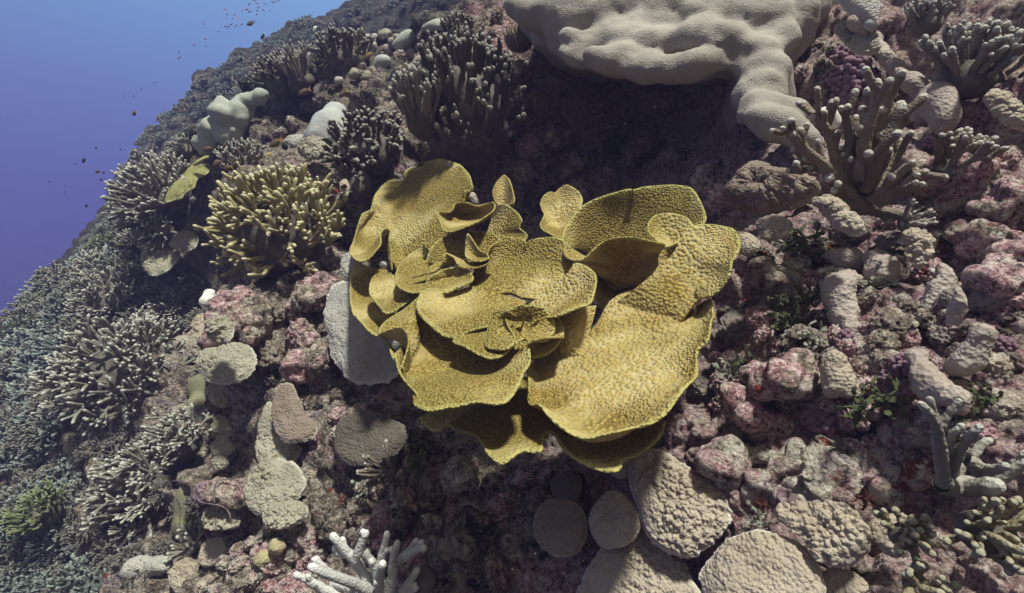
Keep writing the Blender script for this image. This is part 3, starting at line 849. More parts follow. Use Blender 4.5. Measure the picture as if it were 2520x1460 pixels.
frond([yc([(330,930),(370,900)], .28), yc([(250,815,.33),(290,880,.32),(316,935,.33),(350,1000,.345)])], seed=23, N=80, rows=20)
# right main plate
frond([yc([(1220,780),(1290,670),(1420,620),(1560,640)], .15),
       yc([(1120,880),(1260,860),(1420,840),(1580,760)], .19),
       yc([(960,950,.17),(1000,1080,.24),(1150,1150,.28),(1330,1160,.29),(1480,1090,.28),(1600,960,.25),(1680,820,.22),(1640,700,.17)]),
       yc([(905,965,.20),(920,1060,.26),(960,1150,.31),(1010,1192,.33),(1080,1215,.335),(1150,1240,.34),(1205,1268,.345),(1290,1274,.345),(1400,1240,.34),(1500,1190,.33),(1560,1130,.32),(1620,1040,.30),(1650,950,.275),(1675,900,.26),(1725,855,.26),(1738,790,.245),(1715,710,.22),(1690,655,.20)])], seed=24, cren=.003, N=220, rows=76, ruffle=.014)
# right upper arm
frond([yc([(1290,700),(1420,790),(1560,830)], .15),
       yc([(1420,600),(1540,680),(1600,760)], .19),
       yc([(1560,470),(1700,540),(1690,640)], .20),
       yc([(1630,370,.20),(1700,345,.21),(1780,340,.215),(1832,350,.22),(1846,395,.23),(1830,440,.24),(1802,485,.245),(1803,555,.245),(1760,610,.235),(1700,640,.225),(1660,670,.20),(1640,760,.17)])], seed=25, cren=.004, N=180, rows=60, ruffle=.014)
# right bowl: back wall and front lip
frond([yc([(1300,600),(1380,620),(1450,600),(1540,520)], .02),
       yc([(1180,470),(1280,400),(1400,380),(1520,390),(1600,400)], .05),
       yc([(1066,430,.20),(1080,370,.18),(1120,300,.16),(1180,245,.15),(1250,212,.14),(1360,178,.13),(1372,186,.13),(1450,166,.12),(1560,158,.12),(1640,172,.125),(1692,225,.13),(1716,300,.14),(1695,345,.145),(1640,380,.15)])], seed=26, cren=.003, N=190, rows=60)
frond([yc([(1230,570),(1330,620),(1430,600),(1500,520)], .05),
       yc([(1160,500),(1260,520),(1380,500),(1500,480)], .15),
       yc([(1066,432,.21),(1085,470,.225),(1150,488,.235),(1195,450,.24),(1240,412,.24),(1285,400,.24),(1350,412,.235),(1440,430,.225),(1530,436,.21)])], seed=27, cren=.004)
frond([yc([(1560,420)], .14), yc([(1482,400,.18),(1450,365,.18),(1455,330,.175),(1490,297,.17),(1550,287,.17),(1610,300,.17),(1642,345,.175),(1625,385,.18),(1580,420,.19),(1530,438,.19)])], True, seed=28)
# small separate back frond
frond([yc([(1050,330)], .04), yc([(962,345,.11),(985,290,.08),(973,225,.08),(1000,186,.08),(1035,188,.075),(1065,164,.07),(1100,164,.07),(1142,195,.07),(1152,250,.07),(1130,310,.07),(1090,375,.09),(1060,397,.10),(1005,378,.12)])], True, seed=29, ruffle=.016)
# skirt in the shade beneath
frond([yc([(700,1000),(900,1020),(1100,1080),(1300,1100)], .10),
       yc([(560,1130),(740,1180),(900,1200),(1100,1240),(1350,1230)], .18),
       yc([(428,1190,0.24),(470,1250,0.25),(512,1262,0.25),(545,1240,0.25),(590,1266,0.26),(660,1270,0.27),(705,1305,0.29),(740,1362,0.31),(790,1390,0.32),(880,1350,0.30),(965,1342,0.30),(985,1275,0.27),(1025,1270,0.27),(1090,1330,0.29),(1170,1390,0.31),(1290,1405,0.31),(1322,1370,0.30),(1400,1330,0.29),(1480,1270,0.28),(1508,1205,0.27)])], seed=30, cren=.002, N=200, rows=50, ruffle=.01)
frond([yc([(1340,600)], .0), yc([(1220,560,.06),(1300,640,.06),(1400,620,.06),(1300,720,.05),(1220,680,.05)])], True, seed=31, N=60, rows=16)
frond([yc([(930,800)], .245), yc([(815,765),(900,715),(1000,715),(1065,800),(1030,885),(930,925),(840,885)], .252)], True, seed=33, N=110, rows=30, ruffle=.012)
# ------------------------------------------------------------------ massive corals and lumps
massive("boulder_coral", 'boulder', [
  (1640,60,330,100,4,.10,2.2),(1830,90,190,110,6,.12,1.8),(1480,60,200,75,-6,.12,2.2),(1870,230,70,110,0,.20,1.6),
  (1640,112,240,72,2,.335,1.3),(1470,112,120,52,-14,.34,1.3),(1580,140,110,50,-4,.36,1.2),(1850,100,140,90,10,.33,1.2),(1740,130,110,50,4,.37,1.2),
  (1660,40,330,95,4,.34),(1500,50,200,75,-10,.38),(1850,50,180,95,12,.36),(1680,-60,340,90,0,.34),
  (1300,32,58,28,-25,.40),(1350,45,80,36,-22,.42),(1330,62,60,24,-20,.40),(1395,40,70,40,-10,.44),(1450,110,78,36,-14,.44),(1420,140,54,24,-22,.44),(1530,148,95,36,-10,.46),(1600,168,80,32,0,.45),
  (1660,168,86,30,4,.45),(1740,158,80,34,6,.45),(1550,95,70,36,24,.46),(1630,105,76,38,-8,.46),(1715,85,72,40,10,.47),(1790,105,72,46,-6,.46),(1860,120,72,46,10,.44),(1915,100,48,44,0,.42),
  (1760,35,80,44,10,.46),(1860,40,74,46,20,.45),(1940,40,70,52,40,.40),(1990,10,54,44,40,.38),(1560,22,86,40,-6,.45),(1660,20,76,40,10,.46),(1470,8,60,30,0,.44),(1390,-5,70,30,10,.42),
  (1870,180,70,52,-4,.40),(1872,225,66,52,-8,.40),(1895,170,44,40,0,.41),(1880,270,76,46,-14,.42),(1840,282,44,32,10,.42),(1905,305,86,38,-20,.43),(1950,325,62,34,-30,.42),(1985,345,38,24,-35,.41),(1955,280,42,40,-50,.40)],
  "huge smooth grey boulder coral with drooping lobes overhanging the yellow scroll coral", "boulder coral", base=lambda x, y: 1.87 - (x - 1660) * .00035 - (y - 100) * .0007, voxel=0.010, smooth=8, noise=0.022, nf=9, knob=.010, kf=9)
massive("mound_coral", 'mound', [(812,318,48,50,0,.08),(826,285,36,34,0,.04),(795,335,42,40,20,.10),(770,350,26,34,15,.08),(835,335,30,34,0,.06)],
  "pale grey smooth mound of two rounded swellings left of the dark finger corals", "mound coral", voxel=0.014, smooth=10, noise=0.006)
massive("ridge_coral", 'mound_green', [(505,350,26,20,45,.05),(530,322,36,28,45,.06),(518,338,30,24,45,.06),(558,292,34,30,40,.08),(585,285,30,30,20,.06),(592,262,26,18,40,.05),(618,243,24,13,25,.04),(640,236,16,9,20,.04),(560,325,30,26,20,.06)],
  "long pale greenish coral draped along the ridge above the yellow ledge", "mound coral", base=lambda x, y: 2.72 + (640 - x) * .0004, voxel=0.015, smooth=4, noise=0.030, nf=12, knob=.030, kf=16)
massive("mound_coral", 'mound_green', [(1002,94,28,20,35,.05),(994,101,27,20,35,.05),(988,106,26,18,35,.05)], "small pale green mound on the crest beside the knobby heads", "mound coral", flat=1.0, voxel=0.014, noise=0.008)
massive("mound_coral", 'mound_green', [(1072,62,32,16,10,.05),(1050,70,18,12,0,.05),(1095,66,20,14,0,.05)], "flat pale mound on the skyline behind the small dark fingers", "mound coral", flat=1.0, voxel=0.014, noise=0.010)
massive("mound_coral", 'mound', [(942,150,24,17,0,.05),(930,164,18,12,0,.04)], "small blue grey mound below the knobby heads on the crest", "mound coral", voxel=0.014, noise=0.006)
massive("brain_coral", 'brain', [(1278,95,38,36,0,.10),(1262,90,24,30,0,.08)], "brown ridged brain coral tucked under the tip of the boulder coral", "brain coral", voxel=0.011, noise=0.004)
massive("brain_coral", 'brain', [(1282,178,36,32,0,.10),(1262,185,22,24,0,.08)], "round brown brain coral, middle one of three beside the dark finger coral", "brain coral", voxel=0.011, noise=0.004)
massive("brain_coral", 'brain', [(1325,246,34,28,0,.10),(1335,270,26,26,0,.08)], "lowest brown brain coral at the edge of the dark hollow", "brain coral", voxel=0.011, noise=0.004)
massive("white_sponge", 'white', [(2037,285,31,22,-15,.06),(2052,300,18,20,0,.05)], "bright white rounded lump behind the branching coral's left side", "sponge", voxel=0.006, noise=0.001)
massive("white_sponge", 'white', [(516,725,17,15,0,.08),(508,742,19,17,20,.10),(540,728,13,9,-10,.06),(557,733,9,7,0,.05),(524,742,14,14,0,.08)], "white knobbed lump topping the rocky outcrop", "sponge", voxel=0.009, noise=0.002)
massive("tan_lump", 'lump_tan', [(452,850,27,26,0,.06),(440,842,17,16,0,.05)], "larger pinkish grey ball at the left foot of the outcrop", "coral lump", voxel=0.010, noise=0.003)
massive("tan_lump", 'lump_tan', [(470,824,21,19,0,.06)], "smaller pinkish ball resting against the tan knobby plate", "coral lump", voxel=0.010, noise=0.003)
massive("mound_coral", 'mound_olive', [(492,960,30,42,10,.02),(485,1000,28,28,0,.02),(505,940,22,20,0,.02)], "dull olive mound below the outcrop's hanging plate", "mound coral", voxel=0.012, noise=0.008)
massive("mound_coral", 'mound_olive', [(470,1250,38,62,12,.04),(450,1295,30,36,0,.04),(485,1215,26,34,20,.04)], "smooth olive grey mound crossed by an old line", "mound coral", voxel=0.012, noise=0.006)
massive("mound_coral", 'mound_olive', [(398,775,22,22,0,.03),(382,795,20,18,0,.03)], "small speckled olive mound among the pale finger thickets", "mound coral", voxel=0.014, noise=0.006)
massive("encrusted_rock", 'crust_violet', [(560,1212,44,28,-5,.08),(520,1207,26,22,0,.07),(595,1218,26,26,0,.07)], "purple crusted log-shaped rock wound with an old line", "rock", voxel=0.006, smooth=4, noise=0.018, nf=20, knob=.016, kf=38)
massive("bleached_coral", 'plate_grey', [(345,1400,40,26,5,.03),(390,1392,32,22,0,.03)], "pale blue grey knobby mound at the bottom edge", "mound coral", voxel=0.010, noise=0.010, nf=24, knob=.010, kf=45)
massive("honeycomb_coral", 'honeycomb', [(650,1375,28,22,10,.03)], "small yellowish honeycomb mound beside the tan plate at the bottom", "honeycomb coral", voxel=0.008, noise=0.003, knob=.004, kf=90)
massive("honeycomb_coral", 'honeycomb', [(682,1345,24,22,0,.03)], "upper yellowish honeycomb mound near the bottom edge", "honeycomb coral", voxel=0.008, noise=0.003, knob=.004, kf=90)
massive("dead_mound", 'dead', [(1040,1432,36,36,0,.03)], "dark rough mound right of the white branching coral", "coral lump", voxel=0.008, noise=0.005, knob=.006, kf=60)
massive("massive_ridge", 'lump_tan', [(2150,100,28,24,-40,.10),(2168,122,28,22,-45,.10),(2185,145,32,22,-45,.10),(2205,168,34,24,-45,.11),(2245,203,40,26,-35,.13),(2225,190,40,20,-40,.12),(2265,215,44,26,-30,.14),(2305,250,50,48,-50,.14),(2325,290,38,50,-20,.12),(2290,270,40,50,-30,.10)],
  "long smooth pinkish grey ridge ending in a rounded boss below the upper finger coral", "mound coral", base=lambda x, y: 1.42 - (x - 2150) * .0011 - (y - 100) * .0005, voxel=0.010, noise=0.006)
massive("smooth_knob", 'lump_tan', [(2108,58,30,22,-30,.12),(2130,75,22,18,-30,.10)], "smooth brown knob right of the boulder coral", "coral lump", voxel=0.009, noise=0.002)
massive("smooth_knob", 'mound', [(2143,60,22,20,-20,.12)], "smooth grey knob under the upper grey slab", "coral lump", voxel=0.009, noise=0.002)
massive("pitted_lump", 'lump_tan', [(2078,690,42,26,10,.05),(2060,720,36,46,0,.06),(2075,770,34,36,0,.05),(2095,810,24,26,0,.04)], "tall tan pitted lump left of the white algae", "coral lump", voxel=0.008, noise=0.004, knob=.006, kf=80)
massive("pitted_lump", 'lump_tan', [(2092,640,50,28,-10,.05),(2055,632,30,20,0,.04)], "broad dome of pinkish pitted coral above the tall lump", "coral lump", voxel=0.008, noise=0.004, knob=.005, kf=80)
massive("pitted_lump", 'lump_tan', [(2172,668,40,42,-20,.06),(2160,640,34,26,0,.05)], "rounded tan pitted lump beside the wrinkled plate", "coral lump", voxel=0.008, noise=0.004, knob=.005, kf=80)
massive("finger_lump", 'lump_tan', [(2318,665,18,30,25,.08),(2338,690,18,36,15,.08),(2310,720,24,40,30,.07),(2290,760,28,30,30,.05)], "stack of smooth drooping tan fingers under the violet rock", "coral lump", voxel=0.009, noise=0.005, knob=.005, kf=70)
massive("finger_lump", 'lump_tan', [(2362,735,20,48,12,.08),(2345,780,24,36,20,.07)], "long smooth tan lobe beside the drooping fingers", "coral lump", voxel=0.009, noise=0.005, knob=.005, kf=70)
massive("finger_lump", 'lump_tan', [(2420,815,34,26,-10,.08),(2400,850,30,34,0,.07),(2380,890,40,34,0,.06),(2355,905,30,24,0,.05)], "cluster of smooth pale lobes near the right edge", "coral lump", voxel=0.009, noise=0.006, knob=.006, kf=70)
massive("finger_lump", 'lump_tan', [(2300,960,40,40,0,.05),(2350,985,44,34,-20,.06),(2275,920,32,32,0,.05),(2255,880,28,30,0,.04)], "pale knobbly mound above the thick grey branching coral", "coral lump", voxel=0.009, noise=0.006, knob=.006, kf=60)
massive("pale_crust", 'plate_tan', [(2065,935,40,36,0,.03),(2050,900,30,40,0,.04),(2085,960,34,20,-20,.03),(2045,965,26,16,0,.03)], "pale pitted crust between the green algae tufts", "coral lump", voxel=0.008, noise=0.004, knob=.005, kf=90)
massive("pink_rock", 'crust_pink', [(1945,925,64,38,-5,.06),(1960,895,40,26,0,.05),(1900,940,34,34,0,.05)], "broad pink crusted boulder on the right slope", "rock", voxel=0.006, smooth=4, noise=0.018, nf=20, knob=.016, kf=38)
massive("pink_rock", 'crust_pink', [(1870,930,34,34,0,.05)], "rounded pink crusted knob beside the broad pink boulder", "rock", voxel=0.006, smooth=4, noise=0.018, nf=20, knob=.016, kf=38)
massive("pink_rock", 'crust_pink', [(1825,1000,44,30,-35,.05),(1855,1025,34,22,-20,.05)], "sloping pink crusted rock above the tan plates", "rock", voxel=0.006, smooth=4, noise=0.018, nf=20, knob=.016, kf=38)
massive("red_rock", 'crust_red', [(1905,680,50,32,-25,.05),(1930,705,44,24,-15,.05)], "rusty red and white crusted rock right of the yellow coral", "rock", voxel=0.006, smooth=4, noise=0.018, nf=20, knob=.016, kf=38)
massive("maroon_crust", 'crust_red', [(2270,1150,46,54,-20,.03),(2240,1190,40,30,0,.02)], "glossy maroon encrusting sponge behind the thick grey branches", "sponge", voxel=0.009, noise=0.006)
massive("violet_rock", 'crust_violet', [(2330,440,60,38,-15,.06),(2390,430,50,34,10,.06),(2360,480,60,30,0,.05)], "lilac crusted boulder under the right branching coral", "rock", voxel=0.006, smooth=4, noise=0.018, nf=20, knob=.016, kf=38)
massive("violet_rock", 'crust_violet', [(2450,520,54,36,-15,.06),(2490,480,40,40,0,.06)], "lilac boulder at the right edge", "rock", voxel=0.006, smooth=4, noise=0.018, nf=20, knob=.016, kf=38)
massive("pink_rock", 'crust_pink', [(2430,600,60,40,-25,.05),(2380,570,44,30,0,.05)], "rough pink boulder on the right edge below the lilac rocks", "rock", voxel=0.006, smooth=4, noise=0.018, nf=20, knob=.016, kf=38)
massive("pink_rock", 'crust_pink', [(2470,690,60,50,0,.05),(2500,640,40,40,0,.05)], "rough mauve boulder low on the right edge", "rock", voxel=0.006, smooth=4, noise=0.018, nf=20, knob=.016, kf=38)
massive("grey_blob", 'lump_tan', [(1148,463,20,17,-20,.26),(1160,485,15,14,0,.27),(1168,498,12,12,0,.26)], "small grey blob lying on the back fan of the yellow scroll coral", "sponge", voxel=0.006, noise=0.002)
massive("mound_coral", 'mound_green', [(1132,122,26,12,10,.10)], "cream cap behind the tall dark finger coral", "mound coral", voxel=0.012, noise=0.004)
massive("outcrop_rock", 'crust_violet', [(560,790,40,36,-30,.06),(590,745,34,40,0,.06),(545,840,46,34,0,.04),(575,880,50,36,0,.02),(625,790,40,50,0,.02),(560,755,30,24,0,.08)], "rough mauve and brown outcrop that carries the tan plates", "rock", voxel=0.010, smooth=4, noise=0.025, nf=14, knob=.022, kf=28)
massive("pale_ledge", 'crust_pale', [(1985,1180,130,56,4,-.02,.6),(1850,1160,100,46,-14,-.02,.6),(2110,1185,100,56,10,-.02,.6),(1790,1130,56,36,-20,-.02,.6),(2200,1225,80,46,10,-.02,.6),(1910,1215,80,40,0,-.02,.6),(2030,1235,90,36,0,-.02,.6),(1935,1140,66,30,0,-.02,.6),(2060,1140,66,30,0,-.02,.6)],
  "broad pale ledge with pink patches behind the tongue-shaped tan plate", "rock", flat=1.0, voxel=0.005, smooth=2, noise=0.034, nf=15, knob=.020, kf=40)
massive("mauve_rock", 'crust_violet', [(765,730,42,32,25,.07),(790,700,34,26,0,.07),(740,750,30,20,0,.06)], "mauve knobbly rock left of the round grey plate", "rock", voxel=0.006, smooth=4, noise=0.018, nf=20, knob=.016, kf=38)
massive("mauve_rock", 'crust_violet', [(735,905,34,38,15,.08),(775,890,34,36,0,.08),(760,850,30,26,0,.07)], "violet and brown encrusted lump below the round grey plate's left side", "rock", voxel=0.006, smooth=4, noise=0.018, nf=20, knob=.016, kf=38)
massive("mauve_rock", 'crust_violet', [(602,755,22,22,0,.10),(597,790,24,16,-10,.09),(615,830,20,18,0,.08)], "three rounded purple knobs behind the white lump", "rock", voxel=0.006, smooth=4, noise=0.018, nf=20, knob=.016, kf=38)
massive("knobby_rock", 'crust_grey', [(1130,1170,38,34,0,.06)], "green tinged round knob in the shade under the yellow skirt", "rock", voxel=0.006, smooth=4, noise=0.018, nf=20, knob=.016, kf=38)
massive("knobby_rock", 'crust_dark', [(1130,1340,40,36,0,.06),(1170,1290,34,30,0,.05)], "dark encrusted knob in the lower hollow", "rock", voxel=0.006, smooth=4, noise=0.018, nf=20, knob=.016, kf=38)

# knobby pale heads along the crest, many small ones of a kind
_rs = random.Random(5)
for x, y, r in [(880,118,15),(905,100,13),(925,96,14),(950,88,15),(965,102,12),(900,135,12),(955,122,12),(870,105,10),(1010,130,13),(1035,118,14),(1060,112,12),(1085,100,12),(1030,150,12),(1065,140,13),(1095,125,10),
                (920,115,11),(975,92,10),(1105,88,11),(1040,92,10),(890,165,12),(870,180,14),(905,185,12),(835,200,10),(1010,175,12),(980,185,10)]:
    massive("nodule_coral", _rs.choice(['lump_tan', 'plate_olive', 'plate_grey']), [(x, y, r, r * _rs.uniform(.75, 1.1), _rs.uniform(-30, 30), .05), (x + _rs.uniform(-.7, .7) * r, y + _rs.uniform(-.2, .8) * r, r * .7, r * .7, 0, .04)],
            "pale knobby coral head among the many on the near crest", "coral head", flat=1.0, voxel=0.014, smooth=3, noise=0.010, nf=18, knob=.012, kf=32)["group"] = "pale knobby coral heads on the near crest"
finish_massive()

# ------------------------------------------------------------------ plate corals
plate("plate_coral", 'plate_grey', (890,800), [(868,690),(838,700),(812,722),(800,770),(803,830),(815,880),(850,922),(890,945),(930,947),(965,938),(1000,915),(1010,870),(980,810),(930,740),(895,700)],
      "large round pale grey plate half tucked behind the yellow scroll coral", lift=.10, tilt=.9, knob=.004, kbig=.010, N=220, rows=60, ref=1.50)
plate("plate_coral", 'plate_grey', (862,652), [(845,632),(838,655),(845,680),(870,690),(890,670),(885,635),(865,622)], "small pale plate above the large round grey plate", lift=.06, tilt=.9, ref=1.58)
plate("plate_coral", 'plate_tan', (508,830), [(495,780),(525,782),(555,800),(568,825),(548,858),(515,880),(480,880),(455,866),(470,835),(480,800)], "tan warty plate facing up on the rocky outcrop", lift=.24, tilt=.7, knob=.014, kbig=.007, up=.3)
plate("plate_coral", 'plate_olive', (545,810), [(520,795),(550,782),(575,800),(570,835),(545,845),(525,830)], "small brown crumpled plate on top of the outcrop", lift=.26, tilt=.7, knob=.014, kbig=.007)
plate("plate_coral", 'plate_olive', (560,895), [(480,890),(500,862),(550,852),(600,848),(628,872),(630,905),(608,932),(575,946),(545,945),(510,938),(485,915)], "hanging greyish plate with scalloped rim at the foot of the outcrop", lift=.20, tilt=.7, knob=.010, kbig=.007, up=.2)
plate("plate_coral", 'plate_olive', (540,975), [(512,952),(545,945),(572,962),(568,995),(545,1003),(520,990)], "small warty plate just under the hanging greyish plate", lift=.07, tilt=.8, knob=.012)
for i, (x, y, r) in enumerate([(545,1045,26),(560,1075,24),(548,1105,26),(540,1140,22)]):
    plate("plate_coral", 'plate_olive', (x, y), [(x + r * math.cos(a) * (1 + .12 * math.sin(3 * a + i)), y + r * .9 * math.sin(a)) for a in np.linspace(0, 2 * PI, 9, endpoint=False)],
          ["topmost", "second", "third", "lowest"][i] + " little ruffled plate in the column under the outcrop", lift=.06, tilt=.8, knob=.012, N=90, rows=26)
plate("plate_coral", 'plate_brown', (715,1020), [(668,985),(690,942),(718,945),(735,975),(752,1012),(782,1045),(775,1075),(740,1090),(695,1085),(672,1040)], "shaded grey plate at the head of the lower plate cascade", lift=.08, tilt=.8, knob=.004, kbig=.010)
plate("plate_coral", 'plate_olive', (675,1070), [(640,1015),(665,985),(690,1030),(700,1075),(742,1100),(730,1135),(690,1150),(650,1155),(632,1120)], "long grey plate in the middle of the lower plate cascade", lift=.06, tilt=.8, knob=.008, kbig=.010)
plate("plate_coral", 'plate_olive', (670,1205), [(612,1165),(640,1140),(690,1128),(735,1150),(752,1195),(725,1235),(690,1258),(640,1270),(608,1245),(602,1200)], "broad warty grey plate at the bottom of the plate cascade", lift=.06, tilt=.8, knob=.022, kbig=.007)
plate("plate_coral", 'plate_olive', (700,1262), [(650,1255),(690,1240),(740,1235),(760,1260),(735,1290),(690,1305),(655,1290)], "crumpled grey crust below the plate cascade", lift=.06, tilt=.8, knob=.014, kbig=.007)
plate("plate_coral", 'plate_shaded', (885,1075), [(818,1068),(840,1030),(880,1012),(930,1015),(975,1035),(1000,1075),(975,1120),(920,1145),(865,1142),(830,1115)], "dark shaded plate beneath the left side of the yellow skirt", lift=.08, tilt=.8, knob=.003)
plate("plate_coral", 'plate_olive', (390,640), [(345,640),(352,612),(385,600),(425,602),(442,628),(425,660),(395,678),(365,675)], "shaded plate jutting out under the left finger thicket", lift=.12, tilt=.6, knob=.016, kbig=.02, up=.3)
plate("plate_coral", 'plate_olive', (455,592), [(425,605),(432,580),(460,568),(487,582),(478,608),(450,622)], "small shaded plate right of the jutting plate", lift=.12, tilt=.6, knob=.016, kbig=.02, up=.3)
plate("plate_coral", 'plate_tan', (540,1355), [(485,1355),(500,1330),(545,1318),(585,1322),(575,1352),(545,1385),(500,1398),(480,1385)], "flat tan plate at the lower left, the smoother of a pair", lift=.05, tilt=.8, knob=.004)
plate("plate_coral", 'plate_tan', (452,1420), [(425,1395),(460,1372),(488,1382),(485,1415),(465,1455),(435,1458),(418,1430)], "narrow tan plate at the lower left, the lower of a pair", lift=.05, tilt=.8, knob=.008)
plate("plate_coral", 'plate_olive', (545,1275), [(500,1265),(520,1240),(560,1240),(590,1265),(588,1295),(550,1305),(510,1300)], "rough greyish plate under the line-wound rock", lift=.05, tilt=.8, knob=.012)
plate("plate_coral", 'plate_tan', (1665,1240), [(1550,1175),(1565,1130),(1600,1105),(1640,1112),(1695,1142),(1742,1182),(1790,1230),(1800,1280),(1765,1330),(1705,1375),(1640,1358),(1592,1312),(1570,1250)],
      "large oval tan plate standing just below the yellow skirt's right end", lift=.085, ref=.835, tilt=.5, knob=.010, kbig=.007, N=230, rows=64, kfreq=85)
plate("plate_coral", 'plate_tan', (1505,1280), [(1447,1300),(1452,1255),(1480,1218),(1520,1213),(1560,1240),(1580,1280),(1555,1330),(1500,1355),(1465,1335)], "brownish plate partly hidden behind the large oval tan plate", lift=.075, ref=.88, tilt=.5, knob=.006, kfreq=85)
plate("plate_coral", 'plate_tan', (1570,1410), [(1445,1400),(1490,1345),(1550,1302),(1610,1318),(1665,1365),(1705,1420),(1730,1500),(1640,1540),(1500,1540),(1420,1490)], "wide tan plate cut by the bottom edge below the oval plate", lift=.075, ref=.852, tilt=.5, knob=.008, kbig=.010, N=210, rows=60, kfreq=85)
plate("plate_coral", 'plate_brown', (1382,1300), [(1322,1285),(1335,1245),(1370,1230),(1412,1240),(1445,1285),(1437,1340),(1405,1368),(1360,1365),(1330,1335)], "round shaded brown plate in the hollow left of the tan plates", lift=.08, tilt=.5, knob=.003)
plate("plate_coral", 'plate_shaded', (1392,1205), [(1358,1180),(1395,1160),(1428,1185),(1425,1230),(1395,1255),(1365,1230)], "small dark plate above the round shaded brown plate", lift=.07, tilt=.5, knob=.004)
plate("plate_coral", 'plate_tan', (1880,1410), [(1722,1420),(1742,1370),(1785,1330),(1850,1310),(1915,1315),(1975,1345),(2020,1400),(2038,1470),(2010,1540),(1880,1560),(1745,1530)], "widest warty tan plate at the bottom edge", lift=.07, tilt=.5, knob=.010, kbig=.007, N=230, rows=64, kfreq=80)
plate("plate_coral", 'plate_tan', (2035,1310), [(1908,1257),(1950,1245),(2005,1255),(2060,1250),(2110,1275),(2146,1320),(2118,1375),(2060,1396),(2010,1375),(1985,1330),(1945,1290)], "tongue-shaped tan plate with pale rim under the maroon sponge", lift=.055, tilt=.5, knob=.011, kbig=.007, N=210, rows=58, kfreq=85)
plate("plate_coral", 'plate_tan', (2195,1315), [(2140,1295),(2190,1268),(2255,1290),(2262,1335),(2225,1375),(2175,1365)], "small orange tan plate behind the olive knobbed coral", lift=.05, tilt=.5, knob=.010)
plate("plate_coral", 'plate_tan', (2065,1440), [(2010,1420),(2060,1390),(2120,1410),(2140,1460),(2080,1500),(2020,1490)], "dim tan plate in the shade of the tongue-shaped plate", lift=.02, tilt=.5, knob=.010)
plate("plate_coral", 'plate_brown', (1885,490), [(1800,515),(1812,470),(1850,425),(1890,418),(1930,440),(1965,452),(2008,470),(1975,505),(1925,522),(1880,538),(1835,528)], "warty brown plate heaped at its middle, above and right of the yellow bowl", lift=.12, tilt=.7, knob=.014, kbig=.02, bulge=.05)
plate("plate_coral", 'plate_tan', (2060,535), [(1996,495),(2030,487),(2070,505),(2100,540),(2132,572),(2095,582),(2060,560),(2020,525)], "narrow tan shelf below the right branching coral", lift=.20, tilt=.5, knob=.008, up=.3)
plate("plate_coral", 'plate_tan', (1838,600), [(1808,600),(1820,575),(1850,572),(1872,592),(1862,622),(1835,630),(1815,620)], "small wrinkled plate right of the yellow coral's arm", lift=.10, tilt=.7, knob=.008, N=100, rows=30)
plate("plate_coral", 'plate_tan', (1910,562), [(1872,570),(1885,548),(1920,540),(1946,555),(1935,578),(1905,590),(1880,588)], "small pale shelf above the little wrinkled plate", lift=.10, tilt=.7, knob=.010, N=100, rows=30)
plate("plate_coral", 'plate_tan', (2480,278), [(2425,245),(2450,222),(2490,245),(2530,280),(2545,320),(2505,325),(2460,300)], "tan plate hanging at the upper right edge", lift=.10, tilt=.6, knob=.008)
plate("plate_coral", 'plate_tan', (2250,610), [(2222,590),(2245,570),(2285,585),(2308,610),(2290,640),(2265,665),(2235,650)], "wrinkled tan plate among the lumps on the right", lift=.08, tilt=.6, knob=.014, kbig=.007)
plate("plate_coral", 'plate_grey', (2115,15), [(2060,-10),(2075,20),(2110,45),(2150,55),(2166,20),(2160,-40),(2100,-60)], "smooth grey slab right of the boulder coral at the top edge", lift=.14, tilt=.6, knob=.0, kbig=.004)
plate("plate_coral", 'plate_olive', (2160,92), [(2055,75),(2080,70),(2120,80),(2150,100),(2160,130),(2120,135),(2085,115)], "frilled brown warty plate behind the boulder coral's right side", lift=.10, tilt=.6, knob=.018, kbig=.01)
plate("plate_coral", 'plate_yellow', (480,440), [(408,497),(418,476),(440,455),(462,430),(476,408),(500,388),(528,378),(546,379),(540,398),(520,412),(508,430),(488,440),(480,458),(462,470),(448,486),(430,491)], "narrow yellow green ledge on the ridge above the left finger thicket", lift=.14, tilt=.3, knob=.006, up=.5, bulge=.02, thick=.008, cren=.03, kbig=.004)
plate("plate_coral", 'plate_olive', (775,378), [(735,375),(760,345),(800,345),(820,370),(800,390),(755,390)], "warty brown plate at the foot of the pale mound", lift=.14, tilt=.6, knob=.020, kbig=.02)
plate("plate_coral", 'plate_grey', (725,350), [(700,352),(715,338),(745,335),(750,350),(725,362)], "thin pale shelf left of the pale mound", lift=.10, tilt=.6, knob=.006, N=90, rows=26)
plate("plate_coral", 'plate_grey', (600,455), [(570,470),(580,445),(610,440),(635,455),(625,480),(590,485)], "dim blue grey plate in the shade left of the yellow finger coral", lift=.05, tilt=.6, knob=.004)
plate("plate_coral", 'plate_tan', (850,465), [(838,450),(852,440),(860,462),(855,488),(842,490)], "pale pinkish plate at the right end of the yellow finger coral", lift=.16, tilt=.8, knob=.004, N=90, rows=26)
plate("plate_coral", 'plate_shaded', (1625,1065), [(1570,1090),(1590,1050),(1640,1035),(1660,1060),(1640,1095),(1600,1105)], "dim brown plate behind the yellow skirt's right end", lift=.03, tilt=.5, knob=.004)
plate("plate_coral", 'plate_tan', (1530,1150), [(1495,1140),(1525,1125),(1560,1135),(1555,1170),(1520,1180)], "small dark shelf under the yellow skirt's right end", lift=.05, tilt=.5, knob=.006, N=90, rows=26)

